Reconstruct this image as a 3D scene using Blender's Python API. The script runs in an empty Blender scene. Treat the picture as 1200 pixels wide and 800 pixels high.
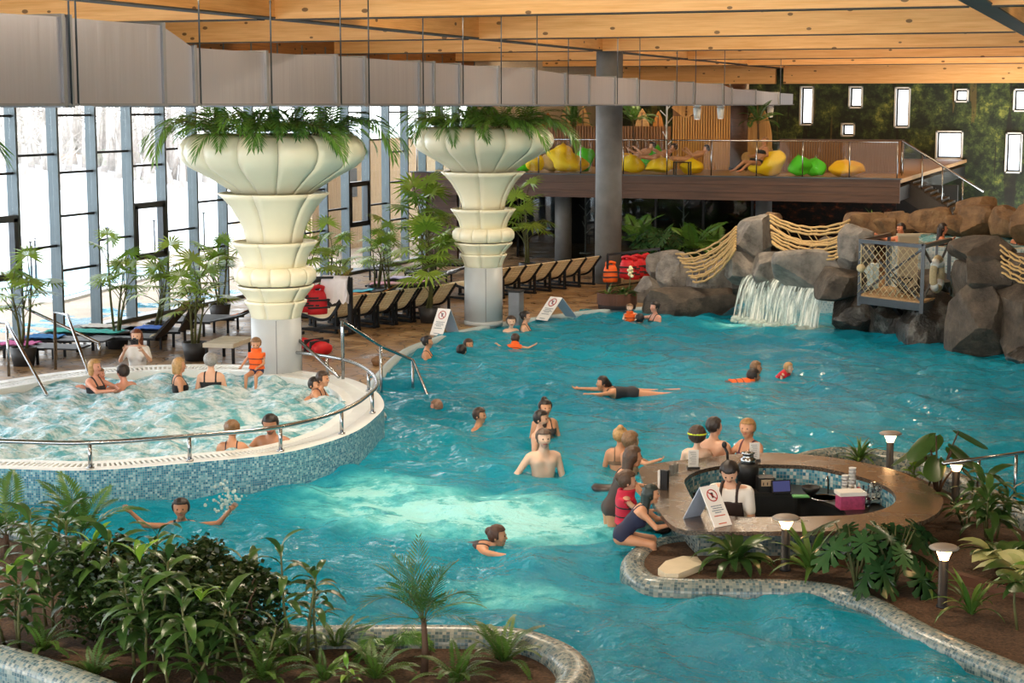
import bpy, math, random
import numpy as np
from mathutils import Vector, Matrix, Euler
random.seed(7); rng=np.random.default_rng(7)
sc=bpy.context.scene
COL=sc.collection
# ---------------------------------------------------------------- camera
F=2000.0; PIT=math.radians(7.9); YAW=math.radians(20.3); CX,CY,CZ=13.97,-25.4,5.0
cam=bpy.data.cameras.new('camera'); cam.sensor_width=36.0; cam.lens=60.0; cam.clip_start=0.1; cam.clip_end=600
co=bpy.data.objects.new('camera',cam); COL.objects.link(co)
co.location=(CX,CY,CZ); co.rotation_euler=(math.radians(90)-PIT,0,YAW); sc.camera=co
# ---------------------------------------------------------------- sky and exposure
sc.view_settings.view_transform='Standard'; sc.view_settings.look='None'; sc.view_settings.gamma=1.0
sc.view_settings.exposure=0.0; sc.view_settings.use_curve_mapping=False
sc.cycles.use_denoising=True; sc.cycles.max_bounces=8; sc.cycles.diffuse_bounces=3; sc.cycles.glossy_bounces=3
sc.cycles.transparent_max_bounces=12; sc.cycles.transmission_bounces=4; sc.cycles.sample_clamp_indirect=6.0
sc.cycles.caustics_reflective=False; sc.cycles.caustics_refractive=False
w=bpy.data.worlds.new('overcast_sky'); sc.world=w; w.use_nodes=True
wn=w.node_tree.nodes; wl=w.node_tree.links; wn.clear()
tc=wn.new('ShaderNodeTexCoord'); sx=wn.new('ShaderNodeSeparateXYZ'); rp=wn.new('ShaderNodeValToRGB')
bg=wn.new('ShaderNodeBackground'); wo=wn.new('ShaderNodeOutputWorld')
rp.color_ramp.elements[0].position=0.0; rp.color_ramp.elements[0].color=(1.0,0.985,0.96,1)
rp.color_ramp.elements[1].position=0.9; rp.color_ramp.elements[1].color=(0.86,0.92,1.0,1)
wl.new(tc.outputs['Generated'],sx.inputs[0]); wl.new(sx.outputs[2],rp.inputs[0]); wl.new(rp.outputs[0],bg.inputs[0])
bg.inputs[1].default_value=5.6; wl.new(bg.outputs[0],wo.inputs[0])
def area(name,loc,target,sx_,sy_,power,col):
    l=bpy.data.lights.new(name,'AREA'); l.shape='RECTANGLE'; l.size=sx_; l.size_y=sy_; l.energy=power; l.color=col
    o=bpy.data.objects.new(name,l); COL.objects.link(o); o.location=loc
    o.rotation_euler=(Vector(target)-Vector(loc)).to_track_quat('-Z','Y').to_euler(); return o
# warm lamps of the hall, up between the roof beams
for i,(x,y,p,c) in enumerate([(5.5,-14,420,(1,.83,.62)),(5.5,-5,520,(1,.83,.62)),(16,-12,170,(1,.75,.5)),(16,-1,200,(1,.78,.55)),
                              (5.5,5,420,(1,.83,.62)),(5.5,14,420,(1,.82,.6)),(16,10,170,(1,.75,.5)),(5.5,22,160,(1,.78,.5))]):
    area('hall_lamp_light',(x,y,7.3),(x,y,0),3.0,0.5,p,c)
for i,y in enumerate((-13,-4,5,14.4,23.5,32.4)):  # upward lights without fixtures, added to brighten the beams and roof deck
    for x,wd in ((5.8,9.5),(-4,5.5),(16.5,8)):
        area('added_beam_fill',(x,y-1.5,6.5),(x,y+1.2,7.6),wd,.3,(150,95,110)[(5.8,-4,16.5).index(x)],(1,.74,.44))
# ---------------------------------------------------------------- pixel of the photograph -> point in the hall
cp,sp=math.cos(PIT),math.sin(PIT); cyw,syw=math.cos(YAW),math.sin(YAW)
def ray(u,v):
    a=(u-600)/F; b=(v-400)/F; fw=cp-b*sp
    return (a*cyw-fw*syw, a*syw+fw*cyw, -(sp+b*cp))
def at(u,v,z=0.0):
    d=ray(u,v); k=(z-CZ)/d[2]; return Vector((CX+d[0]*k,CY+d[1]*k,z))
def atY(u,v,Y):
    d=ray(u,v); k=(Y-CY)/d[1]; return Vector((CX+d[0]*k,Y,CZ+d[2]*k))
def atX(u,v,X):
    d=ray(u,v); k=(X-CX)/d[0]; return Vector((X,CY+d[1]*k,CZ+d[2]*k))
def atD(u,v,D):           # at camera depth D
    d=ray(u,v); fwd=(-syw*cp,cyw*cp,-sp); k=D/(d[0]*fwd[0]+d[1]*fwd[1]+d[2]*fwd[2]); return Vector((CX+d[0]*k,CY+d[1]*k,CZ+d[2]*k))
# ---------------------------------------------------------------- mesh building
class MB:
    def __init__(s): s.v=[]; s.f=[]; s.m=[]; s.uv=[]; s.sm=[]
    def add(s,vs,fs,mi=0,smooth=False,uvs=None):
        o=len(s.v); s.v.extend(vs)
        for k,f in enumerate(fs):
            s.f.append(tuple(i+o for i in f)); s.m.append(mi); s.sm.append(smooth)
            s.uv.append(uvs[k] if uvs else None)
        return s
    def box(s,c,d,mi=0,rz=0.0,M=None):
        x,y,z=d[0]/2,d[1]/2,d[2]/2; vs=[]
        ca,sa=math.cos(rz),math.sin(rz)
        for a,b,e in ((-1,-1,-1),(1,-1,-1),(1,1,-1),(-1,1,-1),(-1,-1,1),(1,-1,1),(1,1,1),(-1,1,1)):
            p=(a*x*ca-b*y*sa+c[0], a*x*sa+b*y*ca+c[1], e*z+c[2])
            if M is not None: p=tuple(M@Vector(p))
            vs.append(p)
        return s.add(vs,[(0,3,2,1),(4,5,6,7),(0,1,5,4),(1,2,6,5),(2,3,7,6),(3,0,4,7)],mi)
    def bar(s,a,b,w,h=None,mi=0,up=(0,0,1)):
        h=w if h is None else h
        a=Vector(a); b=Vector(b); d=(b-a).normalized(); u=Vector(up)
        if abs(d.dot(u))>.98: u=Vector((0,1,0))
        sd=d.cross(u).normalized(); uu=sd.cross(d)
        vs=[tuple(p+sd*(i*w/2)+uu*(j*h/2)) for p in (a,b) for i,j in ((-1,-1),(1,-1),(1,1),(-1,1))]
        return s.add(vs,[(0,1,2,3),(7,6,5,4),(0,4,5,1),(1,5,6,2),(2,6,7,3),(3,7,4,0)],mi)
    def tube(s,pts,r,n=8,mi=0,closed=False,cap=True,smooth=True):
        pts=[Vector(p) for p in pts]; N=len(pts)
        rr=r if isinstance(r,(list,tuple)) else [r]*N
        vs=[]; pu=None
        for i,p in enumerate(pts):
            if closed: d=pts[(i+1)%N]-pts[i-1]
            else: d=pts[min(i+1,N-1)]-pts[max(i-1,0)]
            if d.length<1e-9: d=Vector((0,0,1))
            d.normalize()
            if pu is None:
                pu=Vector((0,0,1)) if abs(d.z)<.9 else Vector((1,0,0))
            sd=d.cross(pu)
            if sd.length<1e-6: sd=d.cross(Vector((1,0,.3)))
            sd.normalize(); pu=sd.cross(d).normalized()
            for k in range(n):
                t=2*math.pi*k/n; vs.append(tuple(p+(sd*math.cos(t)+pu*math.sin(t))*rr[i]))
        fs=[]
        for i in range(N if closed else N-1):
            j=(i+1)%N
            for k in range(n):
                l=(k+1)%n; fs.append((i*n+k,i*n+l,j*n+l,j*n+k))
        if cap and not closed:
            fs.append(tuple(range(n-1,-1,-1))); fs.append(tuple((N-1)*n+k for k in range(n)))
        return s.add(vs,fs,mi,smooth)
    def lathe(s,prof,n=24,c=(0,0,0),mi=0,smooth=True,cap=True,sx=1,sy=1):
        vs=[];fs=[]
        for r,z in prof:
            for k in range(n):
                t=2*math.pi*k/n; vs.append((c[0]+r*math.cos(t)*sx,c[1]+r*math.sin(t)*sy,c[2]+z))
        for i in range(len(prof)-1):
            for k in range(n):
                l=(k+1)%n; fs.append((i*n+k,i*n+l,(i+1)*n+l,(i+1)*n+k))
        if cap:
            if prof[0][0]>1e-4: fs.append(tuple(range(n-1,-1,-1)))
            if prof[-1][0]>1e-4: fs.append(tuple((len(prof)-1)*n+k for k in range(n)))
        return s.add(vs,fs,mi,smooth)
    def sphere(s,c,r,mi=0,n=10,m=7,sc3=(1,1,1)):
        return s.lathe([(max(1e-4,r*math.sin(math.pi*i/m))*1.0,-r*math.cos(math.pi*i/m)*sc3[2]) for i in range(m+1)],n,c,mi,True,False,sc3[0],sc3[1])
    def prism(s,poly,z0,z1,mi=0,top=None,side=None):
        n=len(poly); vs=[(p[0],p[1],z0) for p in poly]+[(p[0],p[1],z1) for p in poly]
        a=sum(poly[i][0]*poly[(i+1)%n][1]-poly[(i+1)%n][0]*poly[i][1] for i in range(n))
        if a<0: vs=vs[:n][::-1]+vs[n:][::-1]
        o=len(s.v); L=0.0
        s.add(vs,[tuple(range(n-1,-1,-1))],mi); s.f.append(tuple(o+n+k for k in range(n))); s.m.append(mi if top is None else top); s.uv.append(None); s.sm.append(False)
        for k in range(n):
            l=(k+1)%n; q=math.dist(vs[k][:2],vs[l][:2])
            s.f.append((o+k,o+l,o+n+l,o+n+k)); s.m.append(mi if side is None else side); s.sm.append(False)
            s.uv.append([(L,z0),(L+q,z0),(L+q,z1),(L,z1)]); L+=q
        return s
    def ring(s,outer,inner,z0,z1,mi=0,top=None,so=None,si=None):
        n=len(outer); vs=[]
        for z in (z0,z1):
            for P in (outer,inner): vs+= [(p[0],p[1],z) for p in P]
        L=0; fs=[];ms=[];uv=[]
        for k in range(n):
            l=(k+1)%n; q=math.dist(outer[k],outer[l]); qi=q
            fs.append((k,l,2*n+l,2*n+k)); ms.append(mi if so is None else so); uv.append([(L,z0),(L+q,z0),(L+q,z1),(L,z1)])
            fs.append((n+l,n+k,3*n+k,3*n+l)); ms.append(mi if si is None else si); uv.append([(L+q,z0),(L,z0),(L,z1),(L+q,z1)])
            fs.append((2*n+k,2*n+l,3*n+l,3*n+k)); ms.append(mi if top is None else top); uv.append([(L,0),(L+q,0),(L+q,.4),(L,.4)])
            fs.append((l,k,n+k,n+l)); ms.append(mi); uv.append(None); L+=q
        o=len(s.v); s.v.extend(vs)
        for f,m,u in zip(fs,ms,uv): s.f.append(tuple(i+o for i in f)); s.m.append(m); s.uv.append(u); s.sm.append(False)
        return s
    def sweep(s,path,prof,closed=False,mi=0,smooth=True):
        """prof: (offset to the left of the path, z); uv in metres"""
        P=[Vector((p[0],p[1],0)) for p in path]; N=len(P); m=len(prof); vs=[]
        for i in range(N):
            d=(P[(i+1)%N]-P[i-1]) if closed else (P[min(i+1,N-1)]-P[max(0,i-1)])
            d.normalize(); nn=Vector((-d.y,d.x,0))
            z0=path[i][2] if len(path[i])>2 else 0.0
            vs+= [tuple(P[i]+nn*o+Vector((0,0,z+z0))) for o,z in prof]
        pl=[0]
        for j in range(1,m): pl.append(pl[-1]+math.dist(prof[j],prof[j-1]))
        L=0; fs=[];uv=[]
        for i in range(N if closed else N-1):
            k=(i+1)%N; q=(P[k]-P[i]).length
            for j in range(m-1):
                fs.append((i*m+j,k*m+j,k*m+j+1,i*m+j+1)); uv.append([(L,pl[j]),(L+q,pl[j]),(L+q,pl[j+1]),(L,pl[j+1])])
            L+=q
        return s.add(vs,fs,mi,smooth,uv)
    def mesh(s,name,mats):
        me=bpy.data.meshes.new(name); me.from_pydata(s.v,[],s.f)
        for m in (mats if isinstance(mats,(list,tuple)) else [mats]): me.materials.append(m)
        me.polygons.foreach_set('material_index',s.m); me.polygons.foreach_set('use_smooth',s.sm)
        if any(u is not None for u in s.uv):
            ul=me.uv_layers.new(name='UVMap'); flat=[]
            for f,u in zip(s.f,s.uv):
                if u is None: flat+= [0.0,0.0]*len(f)
                else:
                    for a in u: flat+= [a[0],a[1]]
            ul.data.foreach_set('uv',flat)
        me.update(); return me
    def build(s,name,mats,parent=None,loc=None,rot=None): return obj(name,s.mesh(name,mats),parent,loc,rot)
def obj(name,me,parent=None,loc=None,rot=None,scale=None):
    o=bpy.data.objects.new(name,me); COL.objects.link(o)
    if parent is not None: o.parent=parent
    if loc is not None: o.location=loc
    if rot is not None: o.rotation_euler=rot
    if scale is not None: o.scale=scale if isinstance(scale,(tuple,list)) else (scale,)*3
    return o
def tag(o,label,cat=None,group=None,kind=None):
    if label: o['label']=label
    if cat: o['category']=cat
    if group: o['group']=group
    if kind: o['kind']=kind
    return o
def thing(name,label,cat,loc=(0,0,0),rz=0.0,group=None,scale=None):
    o=obj(name,None,None,loc,(0,0,rz),scale); o.empty_display_size=.1; return tag(o,label,cat,group)
def structure(o,label=None): return tag(o,label,None,None,'structure')
def copy_tree(o,parent=None):
    c=o.copy(); COL.objects.link(c)
    if parent is not None: c.parent=parent
    for ch in list(o.children): copy_tree(ch,c)
    return c
def catmull(pts,n=6,closed=False):
    P=[Vector(p) for p in pts]; N=len(P); out=[]
    for i in range(N if closed else N-1):
        g=(lambda k:P[k%N]) if closed else (lambda k:P[max(0,min(N-1,k))])
        a,b,c,d=g(i-1),g(i),g(i+1),g(i+2)
        for k in range(n):
            t=k/n; out.append(.5*((2*b)+(c-a)*t+(2*a-5*b+4*c-d)*t*t+(3*b-a-3*c+d)*t**3))
    if not closed: out.append(P[-1])
    return [tuple(p) for p in out]
def np_mesh(name,V,Fq,mats,smooth=True):
    me=bpy.data.meshes.new(name); n=len(V); m=len(Fq); k=Fq.shape[1]
    me.vertices.add(n); me.vertices.foreach_set('co',np.ascontiguousarray(V,dtype=np.float32).ravel())
    me.loops.add(m*k); me.loops.foreach_set('vertex_index',np.ascontiguousarray(Fq,dtype=np.int32).ravel())
    me.polygons.add(m); me.polygons.foreach_set('loop_start',np.arange(0,m*k,k,dtype=np.int32))
    me.polygons.foreach_set('use_smooth',np.full(m,smooth,dtype=bool))
    for q in (mats if isinstance(mats,(list,tuple)) else [mats]): me.materials.append(q)
    me.update(calc_edges=True); return me
# ---------------------------------------------------------------- materials
def lin(c):
    return tuple((x/12.92 if x<=.04045 else ((x+.055)/1.055)**2.4) for x in c)
def hexc(h): return lin(tuple(int(h[i:i+2],16)/255 for i in (0,2,4)))
class NT:
    def __init__(s,name):
        s.m=bpy.data.materials.new(name); s.m.use_nodes=True; s.n=s.m.node_tree.nodes; s.l=s.m.node_tree.links
        s.n.clear(); s.out=s.n.new('ShaderNodeOutputMaterial')
    def node(s,t,**k):
        x=s.n.new(t)
        for a,b in k.items():
            if a.startswith('i_'):
                key=a[2:]; key=int(key) if key.isdigit() else key.replace('_',' ')
                if hasattr(b,'is_output') : s.l.new(b,x.inputs[key])
                else: x.inputs[key].default_value=b
            else: setattr(x,a,b)
        return x
    def math(s,op,a,b=None,c=None):
        x=s.node('ShaderNodeMath',operation=op)
        for i,q in enumerate((a,b,c)):
            if q is None: continue
            if hasattr(q,'is_output'): s.l.new(q,x.inputs[i])
            else: x.inputs[i].default_value=q
        return x.outputs[0]
    def coords(s,which='Object'): return s.node('ShaderNodeTexCoord').outputs[which]
    def scaled(s,vec,sc3): return s.node('ShaderNodeMapping',i_Vector=vec,i_Scale=sc3).outputs[0]
    def noise(s,vec,scale,detail=4,rough=.55): return s.node('ShaderNodeTexNoise',i_Vector=vec,i_Scale=scale,i_Detail=detail,i_Roughness=rough).outputs[0]
    def ramp(s,fac,stops,interp='LINEAR'):
        r=s.node('ShaderNodeValToRGB',i_Fac=fac); r.color_ramp.interpolation=interp; e=r.color_ramp.elements
        while len(e)<len(stops): e.new(.5)
        for k,(p,c) in enumerate(stops): e[k].position=p; e[k].color=(c[0],c[1],c[2],1)
        return r.outputs[0]
    def mix(s,fac,a,b,mode='MIX'):
        x=s.node('ShaderNodeMix',data_type='RGBA',blend_type=mode)
        for i,q in ((0,fac),(6,a),(7,b)):
            if hasattr(q,'is_output'): s.l.new(q,x.inputs[i])
            else: x.inputs[i].default_value=q if i==0 else (q[0],q[1],q[2],1)
        return x.outputs[2]
    def bump(s,h,strength=.3,dist=.02): return s.node('ShaderNodeBump',i_Height=h,i_Strength=strength,i_Distance=dist).outputs[0]
    def bsdf(s,col,rough=.6,metal=0.0,normal=None,**k):
        b=s.node('ShaderNodeBsdfPrincipled')
        for key,q in (('Base Color',col),('Roughness',rough),('Metallic',metal)):
            if hasattr(q,'is_output'): s.l.new(q,b.inputs[key])
            else: b.inputs[key].default_value=(q[0],q[1],q[2],1) if key=='Base Color' else q
        if normal is not None: s.l.new(normal,b.inputs['Normal'])
        for a,q in k.items():
            b.inputs[a.replace('_',' ')].default_value=q
        return b.outputs[0]
    def done(s,sh): s.l.new(sh,s.out.inputs[0]); return s.m
def plain(name,hx,rough=.6,metal=0.0,var=.12,scale=6.0,bump=0.0,**k):
    t=NT(name); c=hexc(hx) if isinstance(hx,str) else hx
    n=t.noise(t.coords(),scale,3)
    col=t.ramp(n,[(.25,tuple(x*(1-var) for x in c)),(.75,tuple(min(1,x*(1+var)) for x in c))])
    return t.done(t.bsdf(col,rough,metal,t.bump(n,bump) if bump else None,**k))
def leafmat(name,hx,hx2=None,rough=.35):
    t=NT(name); a=hexc(hx); b=hexc(hx2 or hx); inf=t.node('ShaderNodeObjectInfo').outputs['Random']
    n=t.noise(t.coords(),9.0,2); f=t.math('MULTIPLY_ADD',inf,.6,t.math('MULTIPLY',n,.5))
    col=t.ramp(f,[(.15,a),(.95,b)])
    s=t.bsdf(col,rough,0,Specular_IOR_Level=.5)
    tr=t.node('ShaderNodeBsdfTranslucent'); t.l.new(col,tr.inputs[0])
    return t.done(t.node('ShaderNodeMixShader',i_0=.25,i_1=s,i_2=tr.outputs[0]).outputs[0])
def wood(name,hx,hx2,axis=0,rough=.5,knots=True,scale=1.0,lam=0.0):
    t=NT(name); a=hexc(hx); b=hexc(hx2); co_=t.coords()
    s3=[6.0*scale]*3; s3[axis]=.35*scale
    g=t.noise(t.scaled(co_,s3),3.0,5,.6)
    col=t.ramp(g,[(.3,b),(.7,a)])
    if lam:
        z=t.node('ShaderNodeSeparateXYZ',i_0=co_).outputs[2]
        fr=t.math('FRACT',t.math('DIVIDE',z,lam)); ln=t.math('LESS_THAN',fr,.06)
        col=t.mix(t.math('MULTIPLY',ln,.35),col,tuple(x*.55 for x in b))
    if knots:
        k3=[3.6*scale]*3; k3[axis]=2.0*scale
        vo=t.node('ShaderNodeTexVoronoi',i_Vector=t.scaled(co_,k3),i_Scale=1.0).outputs['Distance']
        col=t.mix(t.math('LESS_THAN',vo,.13),col,tuple(x*.28 for x in b))
    return t.done(t.bsdf(col,rough,0,t.bump(g,.08)))
def mosaic(name,cols,size=.045,grout='9aa6a8',rough=.25,coord='UV',gap=.12):
    t=NT(name); v=t.scaled(t.coords(coord),(1/size,)*3)
    cell=t.node('ShaderNodeVectorMath',operation='FLOOR',i_0=v).outputs[0]; fr=t.node('ShaderNodeVectorMath',operation='FRACTION',i_0=v).outputs[0]
    wnz=t.node('ShaderNodeTexWhiteNoise',i_Vector=cell).outputs[0]
    col=t.ramp(wnz,[(k/len(cols),hexc(c)) for k,c in enumerate(cols)],'CONSTANT')
    xyz=t.node('ShaderNodeSeparateXYZ',i_0=fr)
    m=t.math('MAXIMUM',t.math('LESS_THAN',xyz.outputs[0],gap),t.math('LESS_THAN',xyz.outputs[1],gap))
    col=t.mix(m,col,hexc(grout))
    return t.done(t.bsdf(col,t.math('MULTIPLY_ADD',m,.4,rough),0,t.bump(t.math('SUBTRACT',1.0,m),.35,.004)))
def glassmat(name,tint=(1,1,1),refl=.08,rough=.0):
    t=NT(name); tr=t.node('ShaderNodeBsdfTransparent'); tr.inputs[0].default_value=(*tint,1)
    gl=t.node('ShaderNodeBsdfGlossy'); gl.inputs['Roughness'].default_value=rough
    fz=t.node('ShaderNodeLayerWeight',i_Blend=.35).outputs['Fresnel']
    f=t.math('MULTIPLY',fz,refl*5)
    return t.done(t.node('ShaderNodeMixShader',i_0=f,i_1=tr.outputs[0],i_2=gl.outputs[0]).outputs[0])
def emit(name,col,strength):
    t=NT(name); e=t.node('ShaderNodeEmission'); e.inputs[0].default_value=(*col,1); e.inputs[1].default_value=strength; return t.done(e.outputs[0])
M={}
M['white']=plain('white_paint','dfe3e0',.45,var=.04); M['cream']=plain('cream_shell','efe9cd',.3,var=.05,scale=1.2)
M['grey_shaft']=plain('grey_shaft','b9c0c4',.4,var=.04,scale=2); M['concrete']=plain('concrete','6f7172',.55,var=.25,scale=2.0,bump=.05)
M['mullion']=plain('mullion_metal','5d686d',.38,.5,var=.06); M['black_metal']=plain('black_metal','1d1f22',.4,.5,var=.1)
M['steel']=plain('brushed_steel','a9adb0',.22,1.0,var=.05); M['dark_steel']=plain('dark_steel','4a4e52',.35,.7,var=.08)
t=NT('galvanised_duct'); n=t.noise(t.scaled(t.coords(),(1,1.6,.12)),2.2,3)
M['duct']=t.done(t.bsdf(hexc('a0a0a8'),.36,.75,t.bump(n,.35,.06))); M['flange']=plain('duct_flange','7d7f83',.4,.6,var=.05)
M['glass']=glassmat('window_glass',(.97,.99,1),.05); M['glass_rail']=glassmat('railing_glass',(.93,.96,.95),.025)
M['glass_dark']=glassmat('shop_glass',(.55,.58,.58),.2)
M['glulam_x']=wood('glulam_cross','f3bf7c','dfa35a',0,.5,True,1.0,.045); M['glulam_y']=wood('glulam_long','f0b973','d89a52',1,.5,True,1.0,.045)
M['roofdeck']=wood('roof_deck','a06a34','7d4f24',1,.6)
M['fascia']=wood('fascia_board','5e4232','3c281d',0,.5,False,.8); M['slat']=wood('slat_wood','9a6c3c','74491f',2,.5,False)
M['deckwood']=wood('deck_board','b79567','8a683f',0,.6,False); M['bench']=wood('bench_slat','fdf0d0','dfc99e',0,.55,False)
M['soil']=plain('soil','4f3a28',.95,var=.75,scale=34,bump=.6)
M['tile_blue']=mosaic('mosaic_blue',['3f88a5','5fa3b8','86bccb','4a90ac','a9cfd6','397d9b','6fb0c2'],.03)
M['tile_pool']=mosaic('pool_basin_tile',['22a3c4','3ab6d0','1a94b8','4cc0d6'],.1,'6fc7d6',coord='Object')
M['tile_grey']=mosaic('mosaic_grey',['52666b','707f7d','8a9189','435a60','7c8985','979b91','5d767c'],.034,'7d837e')
M['coping']=plain('coping_white','e4e8e6',.35,var=.05,scale=3)
M['snow']=plain('snow','eef2f6',.8,var=.03,scale=.4); M['patio']=plain('patio_stone','b7a692',.8,var=.15,scale=1.5)
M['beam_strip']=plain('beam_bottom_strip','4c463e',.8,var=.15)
M['black']=plain('black_plastic','141516',.5,var=.1)
# ================================================================ THE HALL
WX=-7.9
t=NT('deck_stone'); oc=t.coords(); n1=t.noise(oc,1.6,5,.65); vo=t.node('ShaderNodeTexVoronoi',feature='DISTANCE_TO_EDGE',i_Vector=oc,i_Scale=2.6).outputs[0]
cl=t.ramp(n1,[(.3,hexc('5f4833')),(.5,hexc('94744f')),(.72,hexc('b99c74'))]); cl=t.mix(t.math('LESS_THAN',vo,.03),cl,hexc('54422f'))
M['deck']=t.done(t.bsdf(cl,t.ramp(n1,[(.35,(.25,)*3),(.7,(.7,)*3)]),0,t.bump(t.math('MULTIPLY',vo,1.0),.25,.02)))
PE=[(2.75,-.9),(1.6,1.2),(.75,3.6),(.1,6.1),(.0,8.0),(.12,9.5),(.55,11.2),(1.05,12.5),(1.75,13.9),(2.8,15.0),(3.9,16.4),(4.3,17.6)]
PEc=[p[:2] for p in catmull([(a,b,0) for a,b in PE],5)]
deck=[(-8.2,-14),(-4.3,-9),(0,-3)]+PEc+[(8.3,17.4),(8.3,44),(-8.2,44)]
m=MB(); m.prism(deck,-1.5,.05,0,0,1)
floor=structure(m.build('floor',[M['deck'],M['tile_blue']]),'mottled brown stone pool deck')
m=MB(); m.sweep([(p[0],p[1],0) for p in PEc],[(-.0,-.02),(-.02,.07),(.12,.075),(.16,.055)])
obj('coping',m.mesh('coping',[plain('coping_blue','aebfc4',.35,var=.1)]),floor)['label']='pale mosaic coping along the pool edge'
m=MB(); m.box((10,-4,-1.55),(50,52,.1)); structure(m.build('floor_pool_basin',M['tile_pool']),'turquoise tiled pool basin')
# window wall -----------------------------------------------------
wl_=structure(obj('wall_left',MB().box((WX,-3,.06),(.3,64,.16)).mesh('wall_left',[M['mullion']])),'tall grey metal curtain wall of glass')
mm=MB().box((0,0,3.35),(.26,.07,6.5)).mesh('mullion',[M['mullion']])
MB().box((WX-.05,13,6.75),(.34,70,1.9)).build('header_board',M['roofdeck'],wl_)
YS=[4.1+1.42*k for k in range(-12,19)]
for y in YS: obj('mullion',mm,wl_,(WX+.0,y,0))
tm=MB().box((0,.71,0),(.1,1.36,.05)).mesh('transom',[M['black_metal']])
cache={}
def pane(y,z0,z1):
    h=round(z1-z0,3)
    if h not in cache: cache[h]=MB().box((0,.71,h/2),(.02,1.34,h-.05)).mesh('pane',[M['glass']])
    obj('pane',cache[h],wl_,(WX,y,z0))
for k,y in enumerate(YS[:-1]):
    q=(k-12)%4
    zs=[3.95,2.0] if q in (0,2) else [4.77,3.6,2.68,1.5]
    if q==1: zs=[4.77,3.55,2.62,1.45]
    for z in zs: obj('transom',tm,wl_,(WX,y,z))
    if q==3:
        f=MB().box((.06,.71,2.68),(.14,1.3,.14)).box((.06,.71,1.5),(.14,1.3,.14)).box((.06,.12,2.09),(.14,.14,1.2)).box((.06,1.3,2.09),(.14,.14,1.2))
        f.build('opening_sash',M['dark_steel'],wl_,(WX,y,0))
    lv=[.14]+sorted(zs)+[6.5]
    for a,b in zip(lv[:-1],lv[1:]): pane(y,a,b)
# ceiling ---------------------------------------------------------
ce=structure(obj('ceiling',MB().box((8,7,7.75),(36,82,.2)).mesh('ceiling',[M['roofdeck']])),'timber roof deck over glued laminated beams')
for x in (0.0,11.6,21.5):
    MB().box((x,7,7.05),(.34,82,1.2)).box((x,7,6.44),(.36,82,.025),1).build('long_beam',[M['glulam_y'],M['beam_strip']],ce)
for y in (-26.5,-17.6,-8.5,.6,9.95,19.0,28.1,36.8):
    for x0,x1 in ((-8,-.17),(.17,11.43),(11.77,21.3),(21.7,26)):
        dz=-.02 if x0<0 else -.03
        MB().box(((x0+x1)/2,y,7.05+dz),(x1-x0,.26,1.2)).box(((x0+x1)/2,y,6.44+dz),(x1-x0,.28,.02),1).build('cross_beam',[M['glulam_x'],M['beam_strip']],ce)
for x0,x1 in ((-8,-.17),(.17,11.43),(11.77,26)):
    MB().box(((x0+x1)/2,43.4,6.3),(x1-x0,.3,.95)).build('cross_beam',M['glulam_x'],ce)
# mural wall ------------------------------------------------------
t=NT('jungle_mural'); oc=t.coords(); v=t.scaled(oc,(1,1,1)); sep=t.node('ShaderNodeSeparateXYZ',i_0=oc)
n1=t.noise(v,1.9,8,.75); n2=t.noise(t.scaled(oc,(1.5,1,.13)),1.3,3,.6); n3=t.noise(v,5.0,4,.7)
cl=t.ramp(n1,[(.36,hexc('0c120b')),(.48,hexc('1d2b14')),(.58,hexc('425225')),(.68,hexc('8a9140'))])
cl=t.mix(t.math('MULTIPLY',t.math('GREATER_THAN',n2,.62),.55),cl,hexc('6b5a2c'))
cl=t.mix(t.math('MULTIPLY',t.math('LESS_THAN',n2,.37),.75),cl,hexc('130f0a'))
cl=t.mix(t.math('MULTIPLY',t.math('GREATER_THAN',n3,.6),.6),cl,hexc('0f170d'))
M['mural']=t.done(t.bsdf(cl,.7))
WINS=[(938,953,101,147),(995,1011,101,127),(986,1002,144,160),(1049,1066,102,150),(1119,1135,104,120),(1097,1128,153,187),(1188,1203,104,131),(1179,1197,155,203)]
holes=[]
for u0,u1,v0,v1 in WINS:
    a=atY(u0,v0,44); b=atY(u1,v1,44); holes.append((a.x,b.x,b.z,a.z))
xs=sorted({-8.0,26.0,*[h[0] for h in holes],*[h[1] for h in holes]}); m=MB()
for x0,x1 in zip(xs[:-1],xs[1:]):
    cut=sorted((h[2],h[3]) for h in holes if h[0]<=x0+1e-6 and h[1]>=x1-1e-6); z=0
    for a,b in cut+[(7.6,7.6)]:
        if a>z: m.box(((x0+x1)/2,44.15,(z+a)/2),(x1-x0,.3,a-z))
        z=b
structure(m.build('wall_back',M['mural']),'back wall printed with a dark jungle scene')
for k,(x0,x1,z0,z1) in enumerate(holes):
    cx,cz,dx,dz=(x0+x1)/2,(z0+z1)/2,x1-x0,z1-z0
    r=structure(obj('window_%d'%(k+1),None,None,(cx,44.1,cz)),'small white framed window in the jungle wall')
    f=MB(); 
    for s in (-1,1): f.box((s*(dx/2-.03),0,0),(.06,.42,dz)).box((0,0,s*(dz/2-.03)),(dx,.42,.06))
    f.build('window_frame',M['white'],r); MB().box((0,.1,0),(dx-.1,.02,dz-.1)).build('pane',M['glass'],r)
    f=MB()
    for s in (-1,1): f.box((s*(dx/2-.09),.1,0),(.06,.05,dz-.12)).box((0,.1,s*(dz/2-.09)),(dx-.12,.05,.06))
    f.build('sash',M['black_metal'],r)
structure(obj('wall_right',MB().box((26.1,12,3.8),(.2,72,7.8)).mesh('wall_right',[M['mural']])),'unseen dark side wall added to keep sky light out')  # out of view, put in to block sky light from the right
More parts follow.
